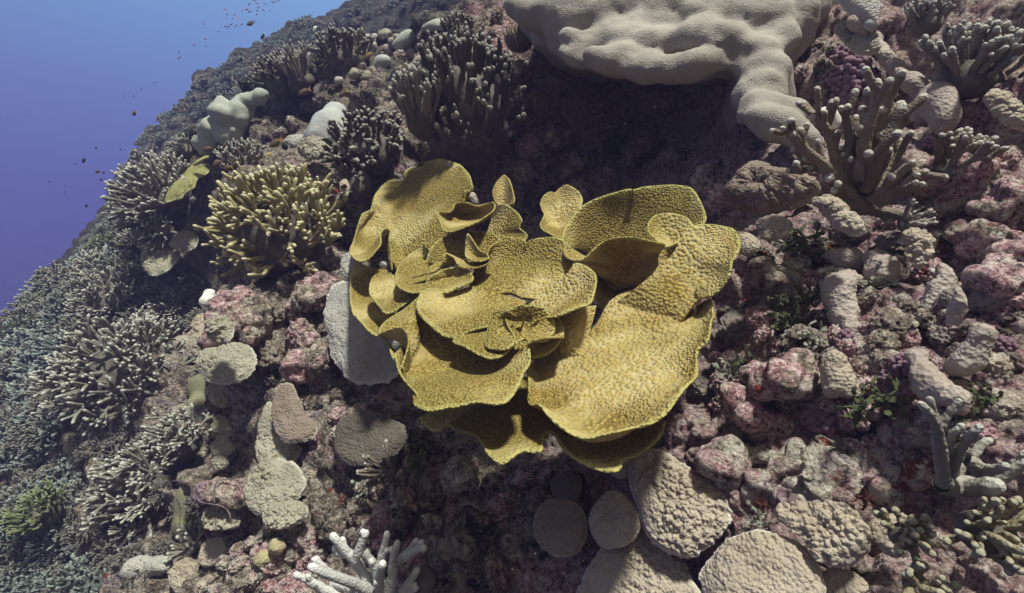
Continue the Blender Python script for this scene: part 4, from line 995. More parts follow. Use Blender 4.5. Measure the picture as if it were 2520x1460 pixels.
# ------------------------------------------------------------------ finger and branching corals
def cam_dir(dx, dy, out):
    """direction from its look in the picture plane plus a share towards the viewer"""
    return blend_dir((RT, dx), (UPC, dy), (FW, -out))
finger_colony("finger_coral", 'finger_yellow', 700, 575, 205, cam_dir(-.25,.75,.75), "rounded cushion of yellow finger coral left of the yellow scroll coral",
   dome_limbs(3, n=150, R=.66, L=.30, rad=.028, spread=1.8, flat=.85, upb=.28, jit=.28, forks=2, flen=.7, fang=.5, sx=1.0, sy=.8, wob=.18), lift=.10, base=(.60,.55,.50))
path_coral("branching_coral", 'finger_brown', (1700,1000), .93, [
   ([(1690,990),(1600,890),(1520,800),(1470,760),(1430,730),(1395,690),(1380,655)],17.6,8.0),([(1445,745),(1428,690),(1420,640)],10.4,8.0),([(1400,700),(1372,660),(1345,662)],9.6,7.2),([(1640,930),(1560,850),(1480,825),(1415,842),(1398,806)],13.6,8.8),
   ([(1660,960),(1610,840),(1570,700),(1540,620),(1530,572)],16.0,8.8),([(1550,640),(1510,590),(1480,580)],9.6,7.2),([(1690,960),(1650,800),(1665,680),(1640,545)],16.0,9.6),([(1700,940),(1670,760),(1700,660),(1745,620)],14.4,8.8),
   ([(1700,930),(1705,760),(1760,600),(1752,450)],17.6,11.2),([(1720,930),(1740,740),(1820,560),(1872,430)],17.6,12.0),([(1720,900),(1790,690),(1850,560),(1842,432)],16.0,10.4),([(1715,880),(1740,660),(1785,520),(1796,408)],16.0,9.6),
   ([(1740,930),(1775,820),(1772,760),(1745,712)],13.6,8.8),([(1770,840),(1795,770),(1795,712)],11.2,8.0),([(1740,930),(1810,760),(1870,640),(1922,528)],16.0,11.2),([(1760,960),(1850,840),(1895,770),(1926,728)],14.4,8.8),
   ([(1770,980),(1880,880),(1930,830),(1972,808)],13.6,8.0),([(1790,1000),(1900,920),(1960,870),(2032,848)],13.6,8.8),([(1800,1010),(1900,950),(1970,935),(2032,908)],12.0,7.2),([(1720,1010),(1640,1000),(1580,900),(1560,870)],13.6,9.6),
   ([(1700,960),(1640,880),(1610,850),(1590,830)],12.0,8.8),([(1700,1000),(1790,1030),(1860,1060)],20.8,14.4),([(1690,960),(1660,900),(1690,820),(1660,760)],12.0,8.8),([(1760,940),(1830,800),(1860,700)],12.0,8.8),([(1730,960),(1760,880),(1820,860)],12.0,8.8)],
   "large brown branching coral with white tips right of the boulder coral", "branching coral", lambda x, y: (1260 + .5 * x, .5 * y), nubs=4, seed=5, nub_len=(18, 46), foot=(30, 24))
finger_colony("branching_coral", 'finger_brown', 2330, 420, 130, cam_dir(.25,.8,.4), "small brown branching clump at the right of the white-tipped branching coral",
   dome_limbs(13, n=16, R=.25, L=.60, rad=.06, spread=1.2, upb=.4, jit=.2, forks=3, flen=.5), lift=.08, base=(.3,.3,.2), cat="branching coral")
finger_colony("finger_coral", 'finger_dark', 1150, 300, 178, cam_dir(0,.80,.60), "tallest dark finger coral, its upright fingers reaching the boulder coral",
   dome_limbs(21, n=120, R=.66, L=.36, rad=.034, spread=1.9, flat=.9, upb=.85, jit=.16, forks=2, wob=.08, flen=.6, fang=.32, taper=.92), lift=.16, base=(.62,.58,.60), stretch=(.95,.9,1.25), basemat='dead')
finger_colony("finger_coral", 'finger_dark', 905, 375, 118, cam_dir(-.1,.7,.7), "low dark finger coral with pale tips between the pale mound and the tall dark one",
   dome_limbs(22, n=84, R=.66, L=.36, rad=.040, spread=1.75, flat=.8, upb=.6, jit=.18, forks=2, flen=.6, fang=.36, taper=.92), lift=.14, base=(.62,.58,.5))
finger_colony("finger_coral", 'finger_grey', 1035, 290, 105, cam_dir(-.1,.85,.5), "grey finger coral with long bare stems in front of the tall dark one",
   dome_limbs(23, n=44, R=.50, L=.55, rad=.048, spread=1.35, flat=.7, upb=.8, jit=.18, forks=2, flen=.5, fang=.35, taper=.9), lift=.30, base=(.45,.4,.4), stretch=(.85,.8,1.3))
finger_colony("finger_coral", 'finger_grey', 742, 205, 95, cam_dir(-.25,.9,.3), "fan-shaped grey finger coral in front of the dark thicket on the near crest",
   dome_limbs(31, n=70, R=.45, L=.62, rad=.027, spread=1.15, flat=.5, upb=.7, jit=.10, forks=2, fang=.22, flen=.5, taper=.95, sy=.7), lift=.14, base=(.4,.35,.3))
finger_colony("finger_coral", 'finger_dark', 700, 205, 90, cam_dir(-.3,.85,.4), "dark olive finger thicket behind the fan-shaped grey coral", dome_limbs(32, n=60, R=.6, L=.4, rad=.04, spread=1.4, upb=.6, forks=2, fang=.35), lift=.03)
finger_colony("finger_coral", 'finger_dark', 850, 150, 95, cam_dir(-.1,.9,.4), "dark finger thicket right of the fan-shaped grey coral", dome_limbs(33, n=60, R=.6, L=.4, rad=.04, spread=1.4, upb=.8, forks=2, fang=.3), lift=.03)
finger_colony("finger_coral", 'finger_grey', 690, 262, 40, cam_dir(0,.8,.5), "tuft of thin grey fingers hanging below the fan-shaped coral", dome_limbs(34, n=24, R=.4, L=.6, rad=.05, spread=1.2, upb=.7, forks=1, fang=.25), lift=.06)
finger_colony("finger_coral", 'finger_grey', 600, 405, 72, cam_dir(0,.85,.5), "violet grey finger coral above the yellow finger cushion", dome_limbs(35, n=60, R=.62, L=.45, rad=.036, spread=1.35, flat=.6, upb=.9, jit=.12, forks=2, fang=.25, taper=.95), lift=.14)
finger_colony("finger_coral", 'finger_white', 400, 490, 120, cam_dir(-.45,.6,.6), "big cushion of pale grey fingers on the left ridge", dome_limbs(36, n=110, R=.62, L=.42, rad=.033, spread=1.7, flat=.8, upb=.3, jit=.2, forks=2, fang=.4), lift=.10, base=(.6,.6,.45))
finger_colony("finger_coral", 'finger_white', 400, 570, 70, cam_dir(-.2,-.1,.9), "spreading pale branches at the lower end of the left ridge's cushion", dome_limbs(37, n=22, R=.3, L=.65, rad=.045, spread=1.5, upb=.1, forks=3, fang=.5), lift=.06)
finger_colony("finger_coral", 'finger_white', 455, 375, 48, cam_dir(-.5,.7,.5), "small pale finger coral on the ridge above the yellow green ledge", dome_limbs(38, n=44, R=.5, L=.5, rad=.04, spread=1.4, upb=.4, forks=2), lift=.06)
finger_colony("finger_coral", 'finger_grey', 322, 600, 36, cam_dir(-.3,.7,.6), "dark violet bunch of fingers at the edge of the left ridge", dome_limbs(39, n=36, R=.5, L=.6, rad=.05, spread=1.2, upb=.6, forks=1, fang=.25), lift=.06)
finger_colony("staghorn_coral", 'finger_white', 300, 925, 178, cam_dir(-.1,.62,.75), "largest pale staghorn thicket on the lower left slope",
   dome_limbs(41, n=95, R=.50, L=.48, rad=.026, spread=1.75, flat=.7, upb=.16, jit=.36, forks=3, fang=.62, flen=.62, wob=.24, sub=1, seg=7), lift=.12, base=(.52,.5,.40), cat="staghorn coral")
finger_colony("staghorn_coral", 'finger_white', 455, 1095, 112, cam_dir(-.35,.7,.6), "staghorn clump leaning up beside the rocky outcrop",
   dome_limbs(42, n=40, R=.40, L=.58, rad=.034, spread=1.45, flat=.7, upb=.25, jit=.32, forks=3, fang=.58, wob=.22, sub=1, seg=7), lift=.10, base=(.4,.4,.3), cat="staghorn coral")
finger_colony("staghorn_coral", 'finger_white', 365, 1205, 150, cam_dir(-.65,.25,.75), "wide staghorn clump with branches pointing left near the bottom",
   dome_limbs(43, n=58, R=.45, L=.54, rad=.030, spread=1.55, flat=.6, upb=.15, jit=.34, forks=3, fang=.58, wob=.24, sub=1, seg=7), lift=.10, base=(.46,.46,.34), cat="staghorn coral")
finger_colony("staghorn_coral", 'finger_white', 270, 745, 100, cam_dir(-.2,.6,.75), "loose staghorn thicket behind the largest one", dome_limbs(44, n=70, R=.55, L=.48, rad=.028, spread=1.6, upb=.1, jit=.36, forks=3, fang=.6, wob=.2), lift=.08, cat="staghorn coral")
finger_colony("staghorn_coral", 'finger_grey', 425, 765, 66, cam_dir(-.1,.6,.75), "sparse staghorn in the shade beside the small olive mound", dome_limbs(45, n=34, R=.5, L=.55, rad=.036, spread=1.5, upb=.2, jit=.36, forks=2, fang=.6), lift=.06, cat="staghorn coral")
finger_colony("staghorn_coral", 'finger_white', 250, 665, 66, cam_dir(-.3,.7,.6), "bushy staghorn below the green finger coral", dome_limbs(46, n=70, R=.55, L=.48, rad=.036, spread=1.6, upb=.2, jit=.3, forks=2, fang=.5), lift=.06, cat="staghorn coral")
finger_colony("finger_coral", 'finger_green', 262, 608, 40, cam_dir(-.2,.8,.5), "green finger coral on the left edge of the slope", dome_limbs(47, n=50, R=.55, L=.5, rad=.04, spread=1.5, upb=.4, forks=2), lift=.06)
finger_colony("finger_coral", 'finger_green', 110, 1265, 80, cam_dir(-.3,.7,.6), "yellow green finger coral low on the left edge", dome_limbs(48, n=60, R=.55, L=.5, rad=.036, spread=1.5, upb=.3, forks=2), lift=.08)
path_coral("branching_coral", 'finger_chalk', (1880,1500), 1.02, [
   ([(1880,1500),(1780,1430),(1690,1392),(1600,1360),(1532,1330)],17,9),([(1620,1368),(1580,1325),(1545,1296)],12,8),([(1700,1500),(1590,1440),(1510,1392),(1458,1370)],15,8),([(1860,1490),(1800,1380),(1745,1295),(1700,1250),(1640,1180)],18,9),
   ([(1748,1300),(1772,1235),(1802,1163)],13,8),([(1705,1262),(1672,1262),(1648,1238)],12,8),([(1870,1490),(1868,1390),(1882,1318)],15,9),([(1880,1450),(1845,1330),(1805,1275),(1785,1238)],15,8),([(1862,1360),(1885,1260),(1906,1168)],13,8),
   ([(1900,1500),(1930,1395),(1935,1305),(1945,1255),(1956,1213)],17,8),([(1936,1310),(1985,1285),(2020,1245),(2050,1203)],13,8),([(1995,1282),(2040,1252),(2086,1236)],11,8),([(1950,1500),(1998,1432),(2030,1382),(2052,1348)],15,9),([(1780,1500),(1740,1440),(1640,1410)],15,9),([(1990,1500),(2010,1460),(2040,1420)],13,9)],
   "white antler-like branching coral rising from the bottom edge", "branching coral", lambda x, y: (.5 * x, 730.3 + .5 * y), nubs=1, seed=7, nub_len=(9, 16), foot=(40, 26), footmat='dead')
finger_colony("branching_coral", 'finger_brown', 960, 1160, 78, cam_dir(-.75,.35,.5), "small dull branching coral in the shade left of the green algae strip", dome_limbs(52, n=9, R=.2, L=.8, rad=.06, spread=1.2, upb=.2, jit=.2, forks=2, fang=.5), lift=.06, base=(.3,.25,.2), cat="branching coral")
path_coral("branching_coral", 'finger_smooth', (2360,1195), .535, [
   ([(2325,1195),(2318,1150),(2312,1100),(2303,1045),(2285,1015),(2267,996)],17,8),([(2306,1055),(2297,1015),(2288,984)],11,8),([(2305,1062),(2325,1032),(2345,1006),(2359,988)],12,8),([(2335,1195),(2336,1131),(2339,1088),(2353,1063),(2366,1050)],15,8),
   ([(2340,1160),(2365,1105),(2390,1072),(2409,1052)],14,8),([(2345,1195),(2364,1140),(2393,1124),(2413,1097),(2432,1085)],16,9),([(2392,1126),(2376,1108),(2362,1107)],11,8),([(2380,1132),(2421,1152),(2447,1156),(2474,1147)],14,9),
   ([(2425,1200),(2470,1176),(2492,1159),(2530,1136)],16,10),([(2470,1180),(2498,1139),(2524,1118)],13,9),([(2318,1190),(2365,1203),(2450,1196)],24,20)],
   "smooth grey branching coral with long curved arms near the lower right corner", "branching coral", lambda x, y: (x, y), nubs=0, seed=9, seg=14, foot=(62, 26))
finger_colony("branching_coral", 'finger_olive', 2225, 1320, 95, cam_dir(-.1,.5,.85), "olive knobbed coral with blunt branches beside the tongue-shaped plate",
   dome_limbs(54, n=11, R=.25, L=.66, rad=.095, spread=1.5, upb=.2, jit=.34, forks=2, fang=.8, flen=.6, taper=.92, seg=12), lift=.10, base=(.35,.35,.25), cat="branching coral")
finger_colony("branching_coral", 'finger_olive', 2430, 1310, 125, cam_dir(-.2,.35,.9), "large blunt branched coral at the lower right edge",
   dome_limbs(55, n=20, R=.36, L=.58, rad=.075, spread=1.6, upb=.1, jit=.36, forks=2, fang=.8, flen=.62, taper=.9, seg=12), lift=.10, base=(.5,.5,.3), cat="branching coral")
finger_colony("branching_coral", 'finger_olive', 2255, 1440, 80, cam_dir(-.3,.3,.9), "small blunt branched coral cut by the bottom right edge",
   dome_limbs(56, n=10, R=.25, L=.65, rad=.12, spread=1.4, upb=.1, jit=.3, forks=1, fang=.7, taper=.95, seg=12), lift=.08, base=(.35,.35,.25), cat="branching coral")
finger_colony("finger_coral", 'finger_grey', 2385, 195, 155, cam_dir(-.05,.85,.5), "grey finger coral high on the right above the smooth ridge",
   dome_limbs(57, n=46, R=.45, L=.55, rad=.048, spread=1.3, flat=.6, upb=.7, jit=.18, forks=2, fang=.3, taper=.92), lift=.14, base=(.45,.4,.3))
finger_colony("finger_coral", 'finger_grey', 2280, 60, 70, cam_dir(-.2,.8,.5), "small grey finger clump at the top edge on the right", dome_limbs(58, n=26, R=.45, L=.55, rad=.06, spread=1.3, upb=.7, forks=2, fang=.3), lift=.10)
finger_colony("branching_coral", 'finger_grey', 2225, 555, 66, cam_dir(.5,.4,.7), "little grey branching tuft under the right branching coral", dome_limbs(59, n=9, R=.25, L=.65, rad=.075, spread=1.2, upb=.2, forks=2, fang=.5), lift=.10, base=(.3,.3,.2), cat="branching coral")
finger_colony("staghorn_coral", 'finger_white', 478, 1350, 70, cam_dir(-.2,.75,.5), "small white staghorn between the olive mound and the tan plate pair", dome_limbs(60, n=10, R=.25, L=.65, rad=.075, spread=1.3, upb=.2, forks=2, fang=.5), lift=.08, base=(.3,.3,.2), cat="staghorn coral")
finger_colony("finger_coral", 'finger_dark', 1130, 85, 62, cam_dir(-.1,.9,.35), "row of short dark fingers on the skyline left of the boulder coral", dome_limbs(61, n=46, R=.62, L=.4, rad=.045, spread=1.3, upb=.8, forks=1, fang=.3), lift=.06)
finger_colony("finger_coral", 'finger_dark', 880, 460, 80, cam_dir(-.5,.4,.6), "dark bent fingers over the right end of the yellow cushion", dome_limbs(62, n=20, R=.4, L=.6, rad=.045, spread=1.3, upb=.2, forks=2, fang=.4), lift=.10)
# ------------------------------------------------------------------ things repeated over the slope
rs = random.Random(17)
def inside(x, y, poly):
    r = False; j = len(poly) - 1
    for i in range(len(poly)):
        if (poly[i][1] > y) != (poly[j][1] > y) and x < (poly[j][0] - poly[i][0]) * (y - poly[i][1]) / (poly[j][1] - poly[i][1]) + poly[i][0]: r = not r
        j = i
    return r
def scatter(poly, n, mind, seed, tries=40):
    q = random.Random(seed); xs = [p[0] for p in poly]; ys = [p[1] for p in poly]; out = []
    for _ in range(n * tries):
        x, y = q.uniform(min(xs), max(xs)), q.uniform(min(ys), max(ys))
        if inside(x, y, poly) and all((x - a) ** 2 + (y - b) ** 2 > mind ** 2 for a, b in out):
            out.append((x, y))
            if len(out) >= n: break
    return out
# lumps of crusted rock
v4, f4 = ico(5)
LUMPS = []
for k in range(8):
    v = v4 * (1 + 0.30 * fbm(v4 * 1.5 + 9 * k, 3, k)[:, None] + 0.30 * lumps3(v4 * 2.4 + 5 * k, k)[:, None] + 0.17 * lumps3(v4 * 5.5 + 3 * k, k + 3)[:, None] + 0.09 * lumps3(v4 * 12 + k, k + 5)[:, None] + 0.10 * fbm(v4 * 7, 4, k, .65)[:, None])
    LUMPS.append(v * np.array([1.0, 0.85 + 0.2 * (k % 3) / 2, 0.8]))
LUMP_MESH = {}
def lump_mesh(k, mat):
    if (k, mat) not in LUMP_MESH: LUMP_MESH[(k, mat)] = mesh_from("crusted_lump", LUMPS[k], f4, M[mat])
    return LUMP_MESH[(k, mat)]
def lump_field(poly, n, mind, mats, rr, name, label, group, seed):
    q = random.Random(seed)
    for x, y in scatter(poly, n, mind, seed):
        P, nr = hit(x, y); d = float(P @ FW); s = q.uniform(*rr) * (0.7 + 0.6 * q.random()) * d / FOC
        o = obj(name, lump_mesh(q.randrange(8), q.choice(mats)))
        o.location = Vector(P + blend_dir((nr, 1), (OUT, 1)) * s * 0.15)
        o.rotation_euler = (q.uniform(0, 6.3), q.uniform(0, 6.3), q.uniform(0, 6.3)); o.scale = (s, s, s * q.uniform(.7, 1))
        tag(o, label, "rock", group)
RIGHT = [(1760,760),(1830,640),(2000,600),(2250,500),(2300,380),(2500,400),(2520,1000),(2300,1150),(2050,1130),(1800,1080),(1720,960)]
lump_field(RIGHT, 130, 31, ['crust_pink', 'crust_pink', 'crust_violet', 'crust_grey', 'crust_red', 'lump_tan'], (16, 34), "crusted_lump", "one of many pink and mauve crusted lumps covering the right slope", "pink and mauve crusted lumps on the right slope", 3)
LOWER = [(1050,1180),(1500,1180),(1440,1250),(1320,1400),(1250,1460),(1040,1460),(860,1330),(780,1250),(900,1180)]
lump_field(LOWER, 42, 44, ['crust_grey', 'crust_dark', 'crust_dark', 'crust_violet'], (16, 32), "crusted_lump", "one of many grey brown crusted lumps in the hollow below the yellow skirt", "grey brown crusted lumps in the lower hollow", 4)
PALE = [(560,1380),(640,1300),(760,1310),(820,1370),(760,1460),(480,1460)]
lump_field(PALE, 26, 28, ['crust_pale', 'crust_pale', 'crust_grey'], (14, 26), "crusted_lump", "one of many pale crusted lumps in the sunlit patch left of the white branching coral", "pale crusted lumps left of the white branching coral", 23)
MID = [(600,640),(870,520),(860,680),(800,800),(820,950),(960,980),(900,1150),(720,960),(640,960),(600,800)]
lump_field(MID, 34, 44, ['crust_dark', 'crust_violet', 'crust_grey', 'crust_dark'], (16, 32), "crusted_lump", "one of many dark violet crusted lumps between the yellow cushion and the plate cascade", "dark violet crusted lumps left of the yellow scroll coral", 6)
CREST = [(640,240),(760,230),(1000,110),(1230,30),(1240,180),(1000,200),(870,230),(760,300),(640,380),(560,430),(540,380)]
lump_field(CREST, 36, 30, ['crust_grey', 'crust_grey', 'lump_tan', 'crust_dark'], (9, 18), "crusted_lump", "one of many grey knobbly lumps strewn along the near crest", "grey knobbly lumps along the near crest", 7)
HOLLOW = [(1260,300),(1800,420),(1780,560),(1740,450),(1500,430),(1330,540),(1270,420)]
lump_field(HOLLOW, 16, 54, ['crust_dark', 'crust_violet', 'crust_grey'], (22, 46), "crusted_lump", "one of several dark lumps in the black hollow under the boulder coral", "dark lumps in the hollow under the boulder coral", 8)
UPR = [(1950,60),(2080,140),(2240,280),(2330,330),(2280,380),(2150,200),(2030,250),(1960,180)]
lump_field(UPR, 14, 40, ['crust_violet', 'crust_dark', 'crust_violet'], (15, 28), "crusted_lump", "one of several violet lumps between the boulder coral and the smooth ridge", "violet lumps right of the boulder coral", 9)

# grape-like pink knob clusters
def grape(seed, n=34):
    q = np.random.RandomState(seed); ms = []
    v2, f2 = ICO2
    for i in range(n):
        c = 1 - 1.55 * (i + .5) / n; s = math.sqrt(max(0, 1 - c * c)); a = i * 2.4 + q.normal() * .2
        r = q.uniform(.20, .30); ms.append((v2 * r * np.array([1, 1, 1.1]) + np.array([s * math.cos(a), s * math.sin(a), c]) * q.uniform(.70, .9), [list(x) for x in f2], [0] * len(v2)))
    ms.append((v2 * .72, [list(x) for x in f2], [0] * len(v2)))
    V, F, T = merge(ms); return mesh_from("knob_cluster", V, F, M['grape'])
GR = [grape(k) for k in range(3)]
def grapes(x, y, r, label, k):
    P, nr = hit(x, y); d = float(P @ FW); s = r * d / FOC
    o = obj("knob_cluster", GR[k % 3]); o.location = Vector(P + OUT * s * .6); o.rotation_euler = frame(blend_dir((OUT, 1), (to_cam(P), .6)), k).to_euler(); o.scale = (s, s, s)
    tag(o, label, "coralline algae")
for k, (x, y, r, l) in enumerate([(2042,1058,36,"largest grape-like pink knob cluster above the pale crusted rock"),(2005,1085,26,"dusky pink knob cluster left of the largest grape-like one"),(2065,1105,30,"pink knob cluster below and right of the largest grape-like one"),
    (1995,1035,24,"small pink knob cluster under the broad pink boulder"),(2222,905,28,"round violet pink knob cluster above the dark green algae"),(2190,935,22,"smaller violet pink cluster beside the round one"),(2088,845,26,"pink cap of knobs on the tall tan pitted lump"),
    (2085,238,34,"lowest violet knob cluster right of the boulder coral's lobe"),(2105,190,36,"violet knob cluster in the middle of the gap right of the boulder coral"),(2050,205,28,"dim violet knob cluster close to the boulder coral's edge"),(2140,215,28,"violet knob cluster nearest the smooth ridge"),(2080,155,28,"topmost violet knob cluster beside the frilled brown plate"),
    (2010,1070,20,"small dark red knob cluster among the pink ones"),(2350,810,24,"rose knob cluster beside the smooth pale lobes"),(2470,860,26,"mauve knob cluster at the right edge")]): grapes(x, y, r, l, k)

# tufts of segmented green algae
def tuft(seed, n=16, segs=7, leaf=.13):
    q = np.random.RandomState(seed); ms = []
    a = np.linspace(0, 2 * PI, 8, endpoint=False)
    disc = np.stack([np.cos(a), np.sin(a) * 1.15, np.zeros(8)], 1)
    V0 = np.concatenate([disc + [0, 0, .14], disc * 1.12, disc - [0, 0, .14]])
    F0 = [[0, 1, 2, 3, 4, 5, 6, 7], [23, 22, 21, 20, 19, 18, 17, 16]] + [[b * 8 + i, (b + 1) * 8 + i, (b + 1) * 8 + (i + 1) % 8, b * 8 + (i + 1) % 8] for b in (0, 1) for i in range(8)]
    for i in range(n):
        d = q.normal(size=3) + [0, 0, 1.0]; d /= np.linalg.norm(d); p = q.normal(size=3) * .15
        for j in range(segs):
            d = d + q.normal(size=3) * .35; d /= np.linalg.norm(d)
            s = leaf * q.uniform(.6, 1.15); x = np.cross(d, q.normal(size=3)); x /= np.linalg.norm(x); z = np.cross(x, d)
            p = p + d * s * 1.5
            if p[2] < -.2: continue
            ms.append((V0 * s @ np.stack([x, d, z]) + p, F0, [0] * 24))
    return merge(ms)
TUFT = [tuft(k) for k in range(4)]
TM = {}
def algae(x, y, r, mat, label, k, lift=.03, cat="algae"):
    if (k % 4, mat) not in TM:
        V, F, T = TUFT[k % 4]; TM[(k % 4, mat)] = mesh_from("algae_tuft", V, F, M[mat], smooth=False)
    P = near(x, y, lift); s = r * float(P @ FW) / FOC
    o = obj("algae_tuft", TM[(k % 4, mat)]); o.location = Vector(P); o.rotation_euler = frame(blend_dir((OUT, 1), (to_cam(P), .6)), k * 1.7).to_euler(); o.scale = (s, s, s)
    tag(o, label, cat)
for k, (x, y, r, m_, l) in enumerate([(1972,590,44,'algae',"dark green segmented algae under the narrow tan shelf"),(1935,612,30,'algae_pale',"sparse pale green algae sprig left of the dark green tuft"),(1995,745,44,'algae',"green algae tuft hanging over the dark gap"),
    (1945,800,44,'algae',"wide green algae tuft above the broad pink boulder"),(2000,830,34,'algae_pale',"whitish algae sprigs right of the wide green tuft"),(2160,700,42,'algae_pale',"bleached white segmented algae between the tan lumps"),(1800,925,46,'algae_pale',"grey green algae tuft right of the yellow coral's main plate"),
    (1845,905,34,'algae',"dark algae patch beside the rounded pink knob"),(2185,985,50,'algae',"glossy dark green algae above the thick grey branches"),(2120,1010,44,'algae',"reddish green algae below the pale pitted crust"),(2300,950,30,'algae',"green algae among the smooth pale lobes"),(1870,1285,34,'algae_pale',"grey white algae sprigs between the big tan plates"),
    (1035,1095,30,'algae',"upper end of the moss green strip under the yellow skirt"),(1030,1140,32,'algae',"lower end of the moss green strip under the yellow skirt"),(985,1235,34,'algae_pale',"pale debris-like algae sprigs in the lower hollow"),(905,1210,28,'algae_pale',"small pale algae tuft left of the pale sprigs"),
    (1340,455,26,'algae_pale',"small pale tuft on the dark wall behind the vase"),(2420,380,40,'algae',"green algae at the upper right above the lilac rocks"),(2430,980,40,'algae',"blurry green algae near the right edge"),(1925,740,22,'algae',"little green algae sprig right of the rusty rock"),
    (735,890,16,'orange_algae',"orange brown algae tuft on the violet lump"),(760,845,13,'orange_algae',"smaller orange algae tuft above the first"),(1880,1240,18,'red_algae',"red brown algae tuft left of the tongue-shaped plate"),(2130,1230,24,'red_algae',"maroon algae tuft above the tongue-shaped plate"),(840,1240,20,'red_algae',"red algae in the lower hollow near the plate cascade")]): algae(x, y, r, m_, l, k)

# ---------- far and middle colonies: copies of a few kinds
def one_mesh(name, limbs, mat):
    V, F, T = merge(limbs); b, bf = base_mesh(3, .5, .5, .35)
    V = np.concatenate([V, b]); F = F + [[x + len(V) - len(b) for x in q] for q in bf]; T = list(T) + [0] * len(b)
    return mesh_from(name, V, F, M[mat], attr=T)
FARK = []
for k, (mt, kw) in enumerate([('finger_teal', dict(n=34, R=.55, L=.45, rad=.045, spread=1.6, forks=2, seg=5, steps=3)), ('finger_teal', dict(n=30, R=.5, L=.5, rad=.042, spread=1.4, upb=.7, forks=2, fang=.3, seg=5, steps=3)),
                              ('finger_grey', dict(n=34, R=.5, L=.5, rad=.045, spread=1.5, upb=.4, forks=2, seg=5, steps=3)), ('finger_white', dict(n=36, R=.55, L=.48, rad=.04, spread=1.65, jit=.35, forks=3, fang=.6, seg=6, steps=4)), ('finger_teal_pale', dict(n=24, R=.5, L=.5, rad=.055, spread=1.6, forks=2, jit=.3, fang=.5, seg=6, steps=4)), ('finger_green', dict(n=36, R=.55, L=.45, rad=.042, spread=1.6, forks=2, seg=5, steps=3))]):
    for j in range(2): FARK.append((k, one_mesh("far_finger_coral", dome_limbs(200 + k * 7 + j, **kw), mt)))
def field(poly, n, mind, kinds, rr, zd, kind, label, cat, group, seed, near_=0.02):
    q = random.Random(seed)
    for x, y in scatter(poly, n, mind, seed):
        P, nr = hit(x, y); d = float(P @ FW)
        if d > 9.5: continue
        s = q.uniform(*rr) * d / FOC
        me = q.choice([m for k, m in FARK if k in kinds])
        z = blend_dir((zd, 1), (nr, .5), (np.array([q.uniform(-1, 1), q.uniform(-1, 1), q.uniform(-1, 1)]), .25))
        finger_single(kind, me, P + OUT * s * .1, s, z, label, cat, group, q.uniform(0, 6.3))
UPOUT = blend_dir((UPW, .9), (OUT, .5))
FAR = [(205,660),(245,560),(355,350),(510,200),(650,120),(765,60),(1000,-5),(1110,0),(1010,90),(880,110),(700,150),(620,230),(480,330),(370,430),(310,520)]
field(FAR, 130, 21, (0, 0, 1, 2), (14, 26), UPOUT, "finger_coral", "one of the many hazy finger corals on the far reef face", "finger coral", "hazy finger corals on the far reef face", 11)
EDGE = [(205,635),(245,545),(350,345),(512,190),(645,112),(765,50),(790,75),(665,140),(530,218),(372,370),(272,560),(230,660)]
field(EDGE, 60, 15, (0, 1, 2), (13, 24), UPOUT, "finger_coral", "one of the finger corals fringing the far reef's edge against the blue", "finger coral", "finger corals along the far reef's edge", 12)
LEFT = [(0,900),(90,730),(200,660),(330,500),(300,640),(180,690),(170,820),(140,960),(170,1120),(190,1290),(250,1450),(0,1460)]
field(LEFT, 95, 34, (4, 4, 4, 3, 3), (36, 60), blend_dir((UPW, .7), (OUT, .7)), "staghorn_coral", "one of the blue grey staghorn thickets crowding the lower left slope", "staghorn coral", "blue grey staghorn thickets on the lower left slope", 13)
LGREEN = [(60,800),(100,750),(140,740),(100,820),(30,830)]
field(LGREEN, 5, 40, (5,), (34, 46), blend_dir((UPW, .7), (OUT, .7)), "finger_coral", "one of the green finger corals on the far lower left edge", "finger coral", "green finger corals on the lower left edge", 14)
MIDL = [(180,690),(330,640),(480,700),(500,800),(420,820),(200,830)]
field(MIDL, 26, 36, (3, 3, 2), (32, 50), blend_dir((UPW, .7), (OUT, .7)), "staghorn_coral", "one of the pale staghorn clumps filling the slope above the largest thicket", "staghorn coral", "pale staghorn clumps above the largest thicket", 15)
LOWL = [(190,1130),(330,1060),(520,1130),(480,1330),(420,1390),(300,1440),(200,1330)]
field(LOWL, 26, 36, (3, 3, 2), (34, 54), blend_dir((UPW, .5), (OUT, .9)), "staghorn_coral", "one of the pale staghorn clumps filling the slope below the largest thicket", "staghorn coral", "pale staghorn clumps below the largest thicket", 16)
NEARF = [(420,330),(520,260),(640,180),(760,130),(870,110),(760,200),(640,260),(520,350)]
field(NEARF, 14, 34, (2, 1), (20, 34), UPOUT, "finger_coral", "one of the small dim finger corals just behind the near crest", "finger coral", "small finger corals behind the near crest", 18)
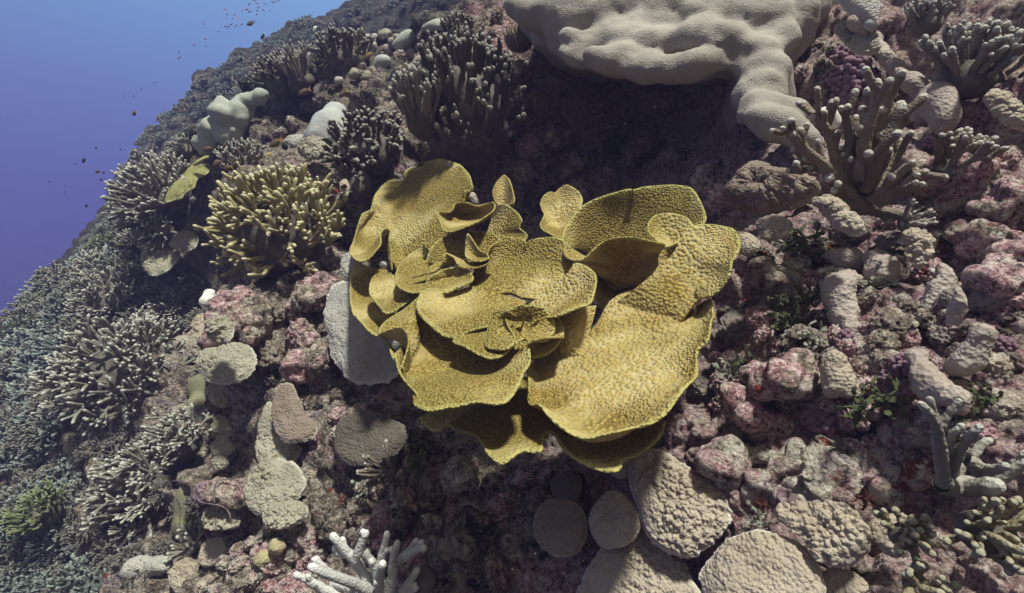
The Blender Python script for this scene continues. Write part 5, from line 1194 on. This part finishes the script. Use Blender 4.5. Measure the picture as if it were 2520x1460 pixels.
# ------------------------------------------------------------------ fish, line, drifting specks
def fmat(name, c, rough=0.45): return mat_plain(name, tuple(x * .8 for x in c), c, 40, rough, 0.001, 0.4)
FM = {'black': fmat("black_fish_skin", (0.018, 0.017, 0.02)), 'white': fmat("white_fish_skin", (0.70, 0.70, 0.68)), 'brown': fmat("brown_fish_skin", (0.14, 0.09, 0.05)), 'violet': fmat("violet_fish_skin", (0.22, 0.10, 0.26)),
      'yellow': fmat("yellow_fish_skin", (0.55, 0.40, 0.05)), 'orange': fmat("orange_fish_skin", (0.55, 0.24, 0.04)), 'grey': fmat("grey_fish_skin", (0.42, 0.38, 0.36)), 'red': fmat("red_fish_skin", (0.30, 0.05, 0.04))}
def fish_body(h, w):
    xs = np.array([-.5, -.485, -.45, -.38, -.27, -.12, .04, .18, .28, .35, .39])
    pr = np.array([.02, .16, .34, .60, .86, 1.0, .95, .72, .46, .27, .22])
    seg = 10; a = np.linspace(0, 2 * PI, seg, endpoint=False); V = []
    for x, p in zip(xs, pr): V.append(np.stack([np.full(seg, x), np.cos(a) * w * p ** .8, np.sin(a) * h * p], 1))
    V = np.concatenate(V); idx = np.arange(len(V)).reshape(-1, seg); nx = np.roll(idx, -1, 1)
    F = [list(f) for f in np.stack([idx[:-1], nx[:-1], nx[1:], idx[1:]], 2).reshape(-1, 4)] + [list(idx[0][::-1]), list(idx[-1])]
    return V, F
def fin_plate(out, th=.008):
    n = len(out); o = np.array([[x, 0, z] for x, z in out])
    V = np.concatenate([o + [0, th, 0], o - [0, th, 0]])
    return V, [list(range(n)), list(range(2 * n - 1, n - 1, -1))] + [[i, i + n, (i + 1) % n + n, (i + 1) % n] for i in range(n)]
def fins(h):
    return {'tail_fin': fin_plate([(.36, .045), (.44, .10), (.56, .5 * h + .13), (.50, 0), (.56, -.5 * h - .13), (.44, -.10), (.36, -.045)]),
            'dorsal_fin': fin_plate([(-.22, h * .8), (-.12, h * 1.18), (.08, h * 1.25), (.24, h * 1.08), (.27, h * .48), (0, h * .8)]),
            'anal_fin': fin_plate([(0, -h * .85), (.10, -h * 1.22), (.24, -h * 1.0), (.27, -h * .48)])}
FISH = {}
def fish_mesh(h, part, mat):
    k = (h, part, mat)
    if k not in FISH:
        V, F = fish_body(h, h * .42) if part == 'body' else fins(h)[part]
        FISH[k] = mesh_from("fish_" + part, V, F, FM[mat], smooth=part == 'body')
    return FISH[k]
TINY = {}
def tiny_mesh(h, mat):
    if (h, mat) not in TINY:
        b = fish_body(h, h * .42); f = fins(h); V, F, T = merge([(*b, [0] * len(b[0])), (*f['tail_fin'], [0] * 14), (*f['dorsal_fin'], [0] * 12)])
        TINY[(h, mat)] = mesh_from("small_fish", V, F, FM[mat])
    return TINY[(h, mat)]
def fish_rot(ang, yaw=25):
    """ang: where the head points in the picture, degrees counter-clockwise from right; yaw turns it a little out of the picture plane"""
    a = math.radians(ang); d = blend_dir((RT, math.cos(a)), (UPC, math.sin(a)), (FW, math.sin(math.radians(yaw))))
    x = -d; z = UPC * abs(math.cos(a)) + UPW * .3 + RT * (-.5 * math.sin(a)); z = z - x * (z @ x); z /= np.linalg.norm(z); y = np.cross(z, x)
    return Matrix(np.stack([x, y, z], 1).tolist())
def fish(x, y, L, ang, depth, h, body, tail, label, yaw=20, dorsal=None, group=None):
    P = pt(x, y, depth); s = L * depth / FOC
    r = empty("fish", Vector(P)); r.matrix_world = Matrix.Translation(Vector(P)) @ fish_rot(ang, yaw).to_4x4() @ Matrix.Scale(s, 4)
    obj("body", fish_mesh(h, 'body', body), r); obj("tail_fin", fish_mesh(h, 'tail_fin', tail), r)
    obj("dorsal_fin", fish_mesh(h, 'dorsal_fin', dorsal or body), r); obj("anal_fin", fish_mesh(h, 'anal_fin', dorsal or body), r)
    tag(r, label, "fish", group)
def small_fish(x, y, L, ang, depth, h, mat, label, group):
    P = pt(x, y, depth); s = L * depth / FOC
    o = obj("fish", tiny_mesh(h, mat)); o.matrix_world = Matrix.Translation(Vector(P)) @ fish_rot(ang, rs.uniform(-30, 30)).to_4x4() @ Matrix.Scale(s, 4)
    tag(o, label, "fish", group)
def zA(x, y): return 430.7 + .2444 * x, .2444 * y
def zB(x, y): return 307.6 + .2444 * x, 215.3 + .2444 * y
def z1(x, y): return .5058 * x, .5058 * y
SCH = [(798,5,20),(823,32,-25),(912,42,-25),(982,22,-50),(1005,18,-10),(1035,3,-20),(748,42,30),(724,97,0),(840,75,10),(880,75,-60),(828,108,-30),(890,105,-30),(752,118,40),(824,148,30),(680,103,60),(503,95,-30),(527,145,-50),(598,152,-45),
       (518,187,-60),(580,190,40),(641,185,-80),(565,248,10),(505,268,10),(535,273,40),(613,258,25),(672,248,50),(288,242,-50),(437,320,5),(305,396,5),(195,455,20),(310,470,25),(40,527,35),(45,583,45),(955,105,50)]
for x, y, a in SCH:
    X, Y = zA(x, y); small_fish(X, Y, rs.uniform(6.5, 10), a + rs.choice([0, 180]), rs.uniform(4.2, 5.4), .17, 'violet', "one of the tiny violet fish schooling off the far reef edge", "tiny violet fish off the far reef edge")
for x, y in [(755,403),(602,468),(650,468),(688,437),(367,797),(505,1058),(313,905),(315,935),(240,885),(588,727),(467,720),(130,560)]:
    X, Y = z1(x, y); small_fish(X, Y, rs.uniform(4, 7), rs.uniform(0, 360), rs.uniform(3.4, 4.6), .26, 'black', "one of the tiny dark specks of fish in the open blue water", "tiny dark fish in the open water")
X, Y = zA(760, 237); fish(X, Y, 25, 185, 4.6, .22, 'brown', 'brown', "stout brown fish beside the far reef's top ledge")
for (x, y, a, w) in [(885,367,215,"highest black fish with white tail, against the far reef's top"),(662,603,200,"black fish with white tail in the upper middle of the far reef"),(550,810,205,"black fish with white tail left of the fan-shaped grey coral"),(493,950,230,"black fish with white tail above the draped pale coral"),(192,1000,225,"lowest black fish with white tail on the far reef face")]:
    X, Y = zA(x, y); fish(X, Y, 19, a, 3.9, .24, 'black', 'white', w, group="black fish with white tails")
X, Y = zA(1412, 280); fish(X, Y, 13, 60, 3.9, .24, 'white', 'white', "small white fish against the shaded far reef")
X, Y = zA(1300, 925); fish(X, Y, 36, 195, 2.3, .20, 'brown', 'orange', "slender brown fish below the fan-shaped grey coral")
X, Y = zA(1690, 945); fish(X, Y, 30, 205, 2.3, .24, 'brown', 'yellow', "brown fish with yellow tail right of the fan-shaped coral")
X, Y = zA(1945, 570); fish(X, Y, 34, 200, 2.4, .22, 'brown', 'brown', "dark fish with yellowish belly near the crest's blue grey mound", dorsal='yellow')
X, Y = zA(2210, 765); fish(X, Y, 36, 215, 2.2, .34, 'black', 'black', "deep-bodied black fish left of the tall dark finger coral")
X, Y = zB(95, 260); fish(X, Y, 17, 200, 3.2, .36, 'brown', 'yellow', "dark fish with yellow tail at the far reef's left edge")
X, Y = zB(717, 505); fish(X, Y, 14, 150, 3.2, .34, 'black', 'white', "round black fish with pale rim over the far slope")
for (x, y, L, a, h, b, t, w) in [(1005,580,26,230,.26,'brown','brown',"chocolate fish at the lower end of the draped pale coral"),(835,620,30,185,.24,'brown','brown',"reddish brown fish over the yellow green ledge"),(930,765,34,200,.26,'brown','brown',"largest brown fish of the group under the ledge"),
    (1035,812,28,190,.26,'brown','yellow',"brown fish with yellowish tail, lowest of the group by the violet grey coral"),(1120,768,24,190,.24,'brown','brown',"brown fish right of the group by the violet grey coral"),(1515,560,40,200,.24,'brown','orange',"brown fish with orange tail above the yellow cushion"),
    (1615,592,24,170,.40,'black','white',"black fish with white edged tail left of the pale mound's foot"),(1455,672,14,30,.22,'yellow','yellow',"tiny bright yellow fish at the top of the yellow cushion"),(685,1125,17,250,.36,'grey','yellow',"pale grey fish with yellow tail in the dark under the ledge"),
    (590,915,14,110,.34,'grey','grey',"small pale fish beside the left ridge's cushion"),(1405,945,20,80,.30,'black','black',"dark fish before the yellow cushion's left top"),(1215,1068,28,200,.26,'brown','black',"dark fish at the left edge of the yellow cushion"),(1290,1068,24,190,.28,'brown','brown',"brown fish close behind the dark one at the yellow cushion"),(2130,1045,18,150,.24,'red','red',"little red fish at the right end of the yellow cushion")]:
    X, Y = zB(x, y); fish(X, Y, L, a, min(depth_at(X, Y) - .12, 1.78 if x > 900 else 2.3), h, b, t, w)
for (x, y, L, a, w) in [(408,781,16,205,"dark round fish in the blue water left of the reef"),(475,836,12,80,"dark fish in the blue water below the round one"),(504,840,8,70,"small dark fish close to the reef's blue edge"),(492,875,9,200,"tiny dark fish under the pair in the blue"),(421,1002,11,180,"dim fish low in the blue water")]:
    X, Y = z1(x, y); fish(X, Y, L, a, 3.4, .34, 'black', 'brown', w)
P_ = [(943, 650, 22, 250)]
fish(943, 652, 26, 285, 1.42, .34, 'white', 'black', "white fish half hidden in the pocket of the yellow scroll coral's left lobes", yaw=40)

# old line lying over the staghorn and the log-shaped rock
def line_thing(pts, rad, label, lift):
    ds = [depth_at(x, y) for x, y in pts]; m = np.convolve(np.pad(ds, 2, mode='edge'), np.ones(5) / 5, 'valid')
    W = spline([pt(x, y, min(a, b) - lift) for (x, y), a, b in zip(pts, m, ds)], 90)
    v, f, t = tube(W, np.full(len(W), rad) * (1 + .25 * np.sin(np.arange(len(W)) * 1.9)), 7)
    o = obj("old_line", mesh_from("old_line", v - W[0], f, M['line']), None, Vector(W[0])); tag(o, label, "fishing line")
M['line'] = mat_plain("overgrown_line", (0.10, 0.075, 0.085), (0.24, 0.19, 0.20), 60)
line_thing([(448,1328),(441,1300),(444,1255),(430,1220),(412,1202),(420,1187),(443,1184),(466,1194),(479,1218),(495,1236),(520,1241),(546,1246),(564,1262),(568,1285)], .0017, "overgrown old line looping over the staghorn to the tan plates", .17)
line_thing([(528,1238),(526,1205),(535,1187),(555,1179),(585,1182)], .0017, "short piece of old line wound round the purple crusted rock", .13)

# drifting specks that catch the light
q_ = np.random.RandomState(4); ms_ = []
v_, f_ = ico(1)
for i in range(230):
    P = pt(q_.uniform(500, 2500), q_.uniform(60, 1440), q_.uniform(.45, .8)); ms_.append((v_ * q_.uniform(.00022, .00048) + P, [list(x) for x in f_], [0] * len(v_)))
V_, F_, T_ = merge(ms_); o_ = obj("drifting_specks", mesh_from("drifting_specks", V_, F_, M['white'])); tag(o_, "tiny pale specks drifting in the water before the reef", "specks", kind="stuff")
# ------------------------------------------------------------------ the water itself
def build_haze():
    me = bpy.data.meshes.new("haze")
    bm = bmesh.new(); bmesh.ops.create_cube(bm, size=1.0); bm.to_mesh(me); bm.free()
    o = obj("haze", me)
    lo, hi = np.array([-12.0, -4.0, -3.0]), np.array([6.0, 12.0, 1.0])
    deps = [ob for ob in scene.objects if ob.type == 'MESH' and ob.name != "haze"]
    for ob in deps:
        for c in ob.bound_box:
            w = np.array(ob.matrix_world @ Vector(c)); lo = np.minimum(lo, w - 1.0); hi = np.maximum(hi, w + 0.3)
    o.location = (lo + hi) / 2; o.scale = hi - lo
    m = bpy.data.materials.new("water_volume"); m.use_nodes = True
    t = m.node_tree; t.nodes.clear()
    out = t.nodes.new('ShaderNodeOutputMaterial'); v = t.nodes.new('ShaderNodeVolumePrincipled')
    v.inputs['Color'].default_value = (0.36, 0.35, 0.92, 1)
    v.inputs['Absorption Color'].default_value = (0.15, 0.88, 1.0, 1)
    v.inputs['Density'].default_value = 0.024
    v.inputs['Anisotropy'].default_value = 0.0
    t.links.new(v.outputs[0], out.inputs['Volume'])
    me.materials.append(m)
    tag(o, kind="stuff")
    return o
build_haze()
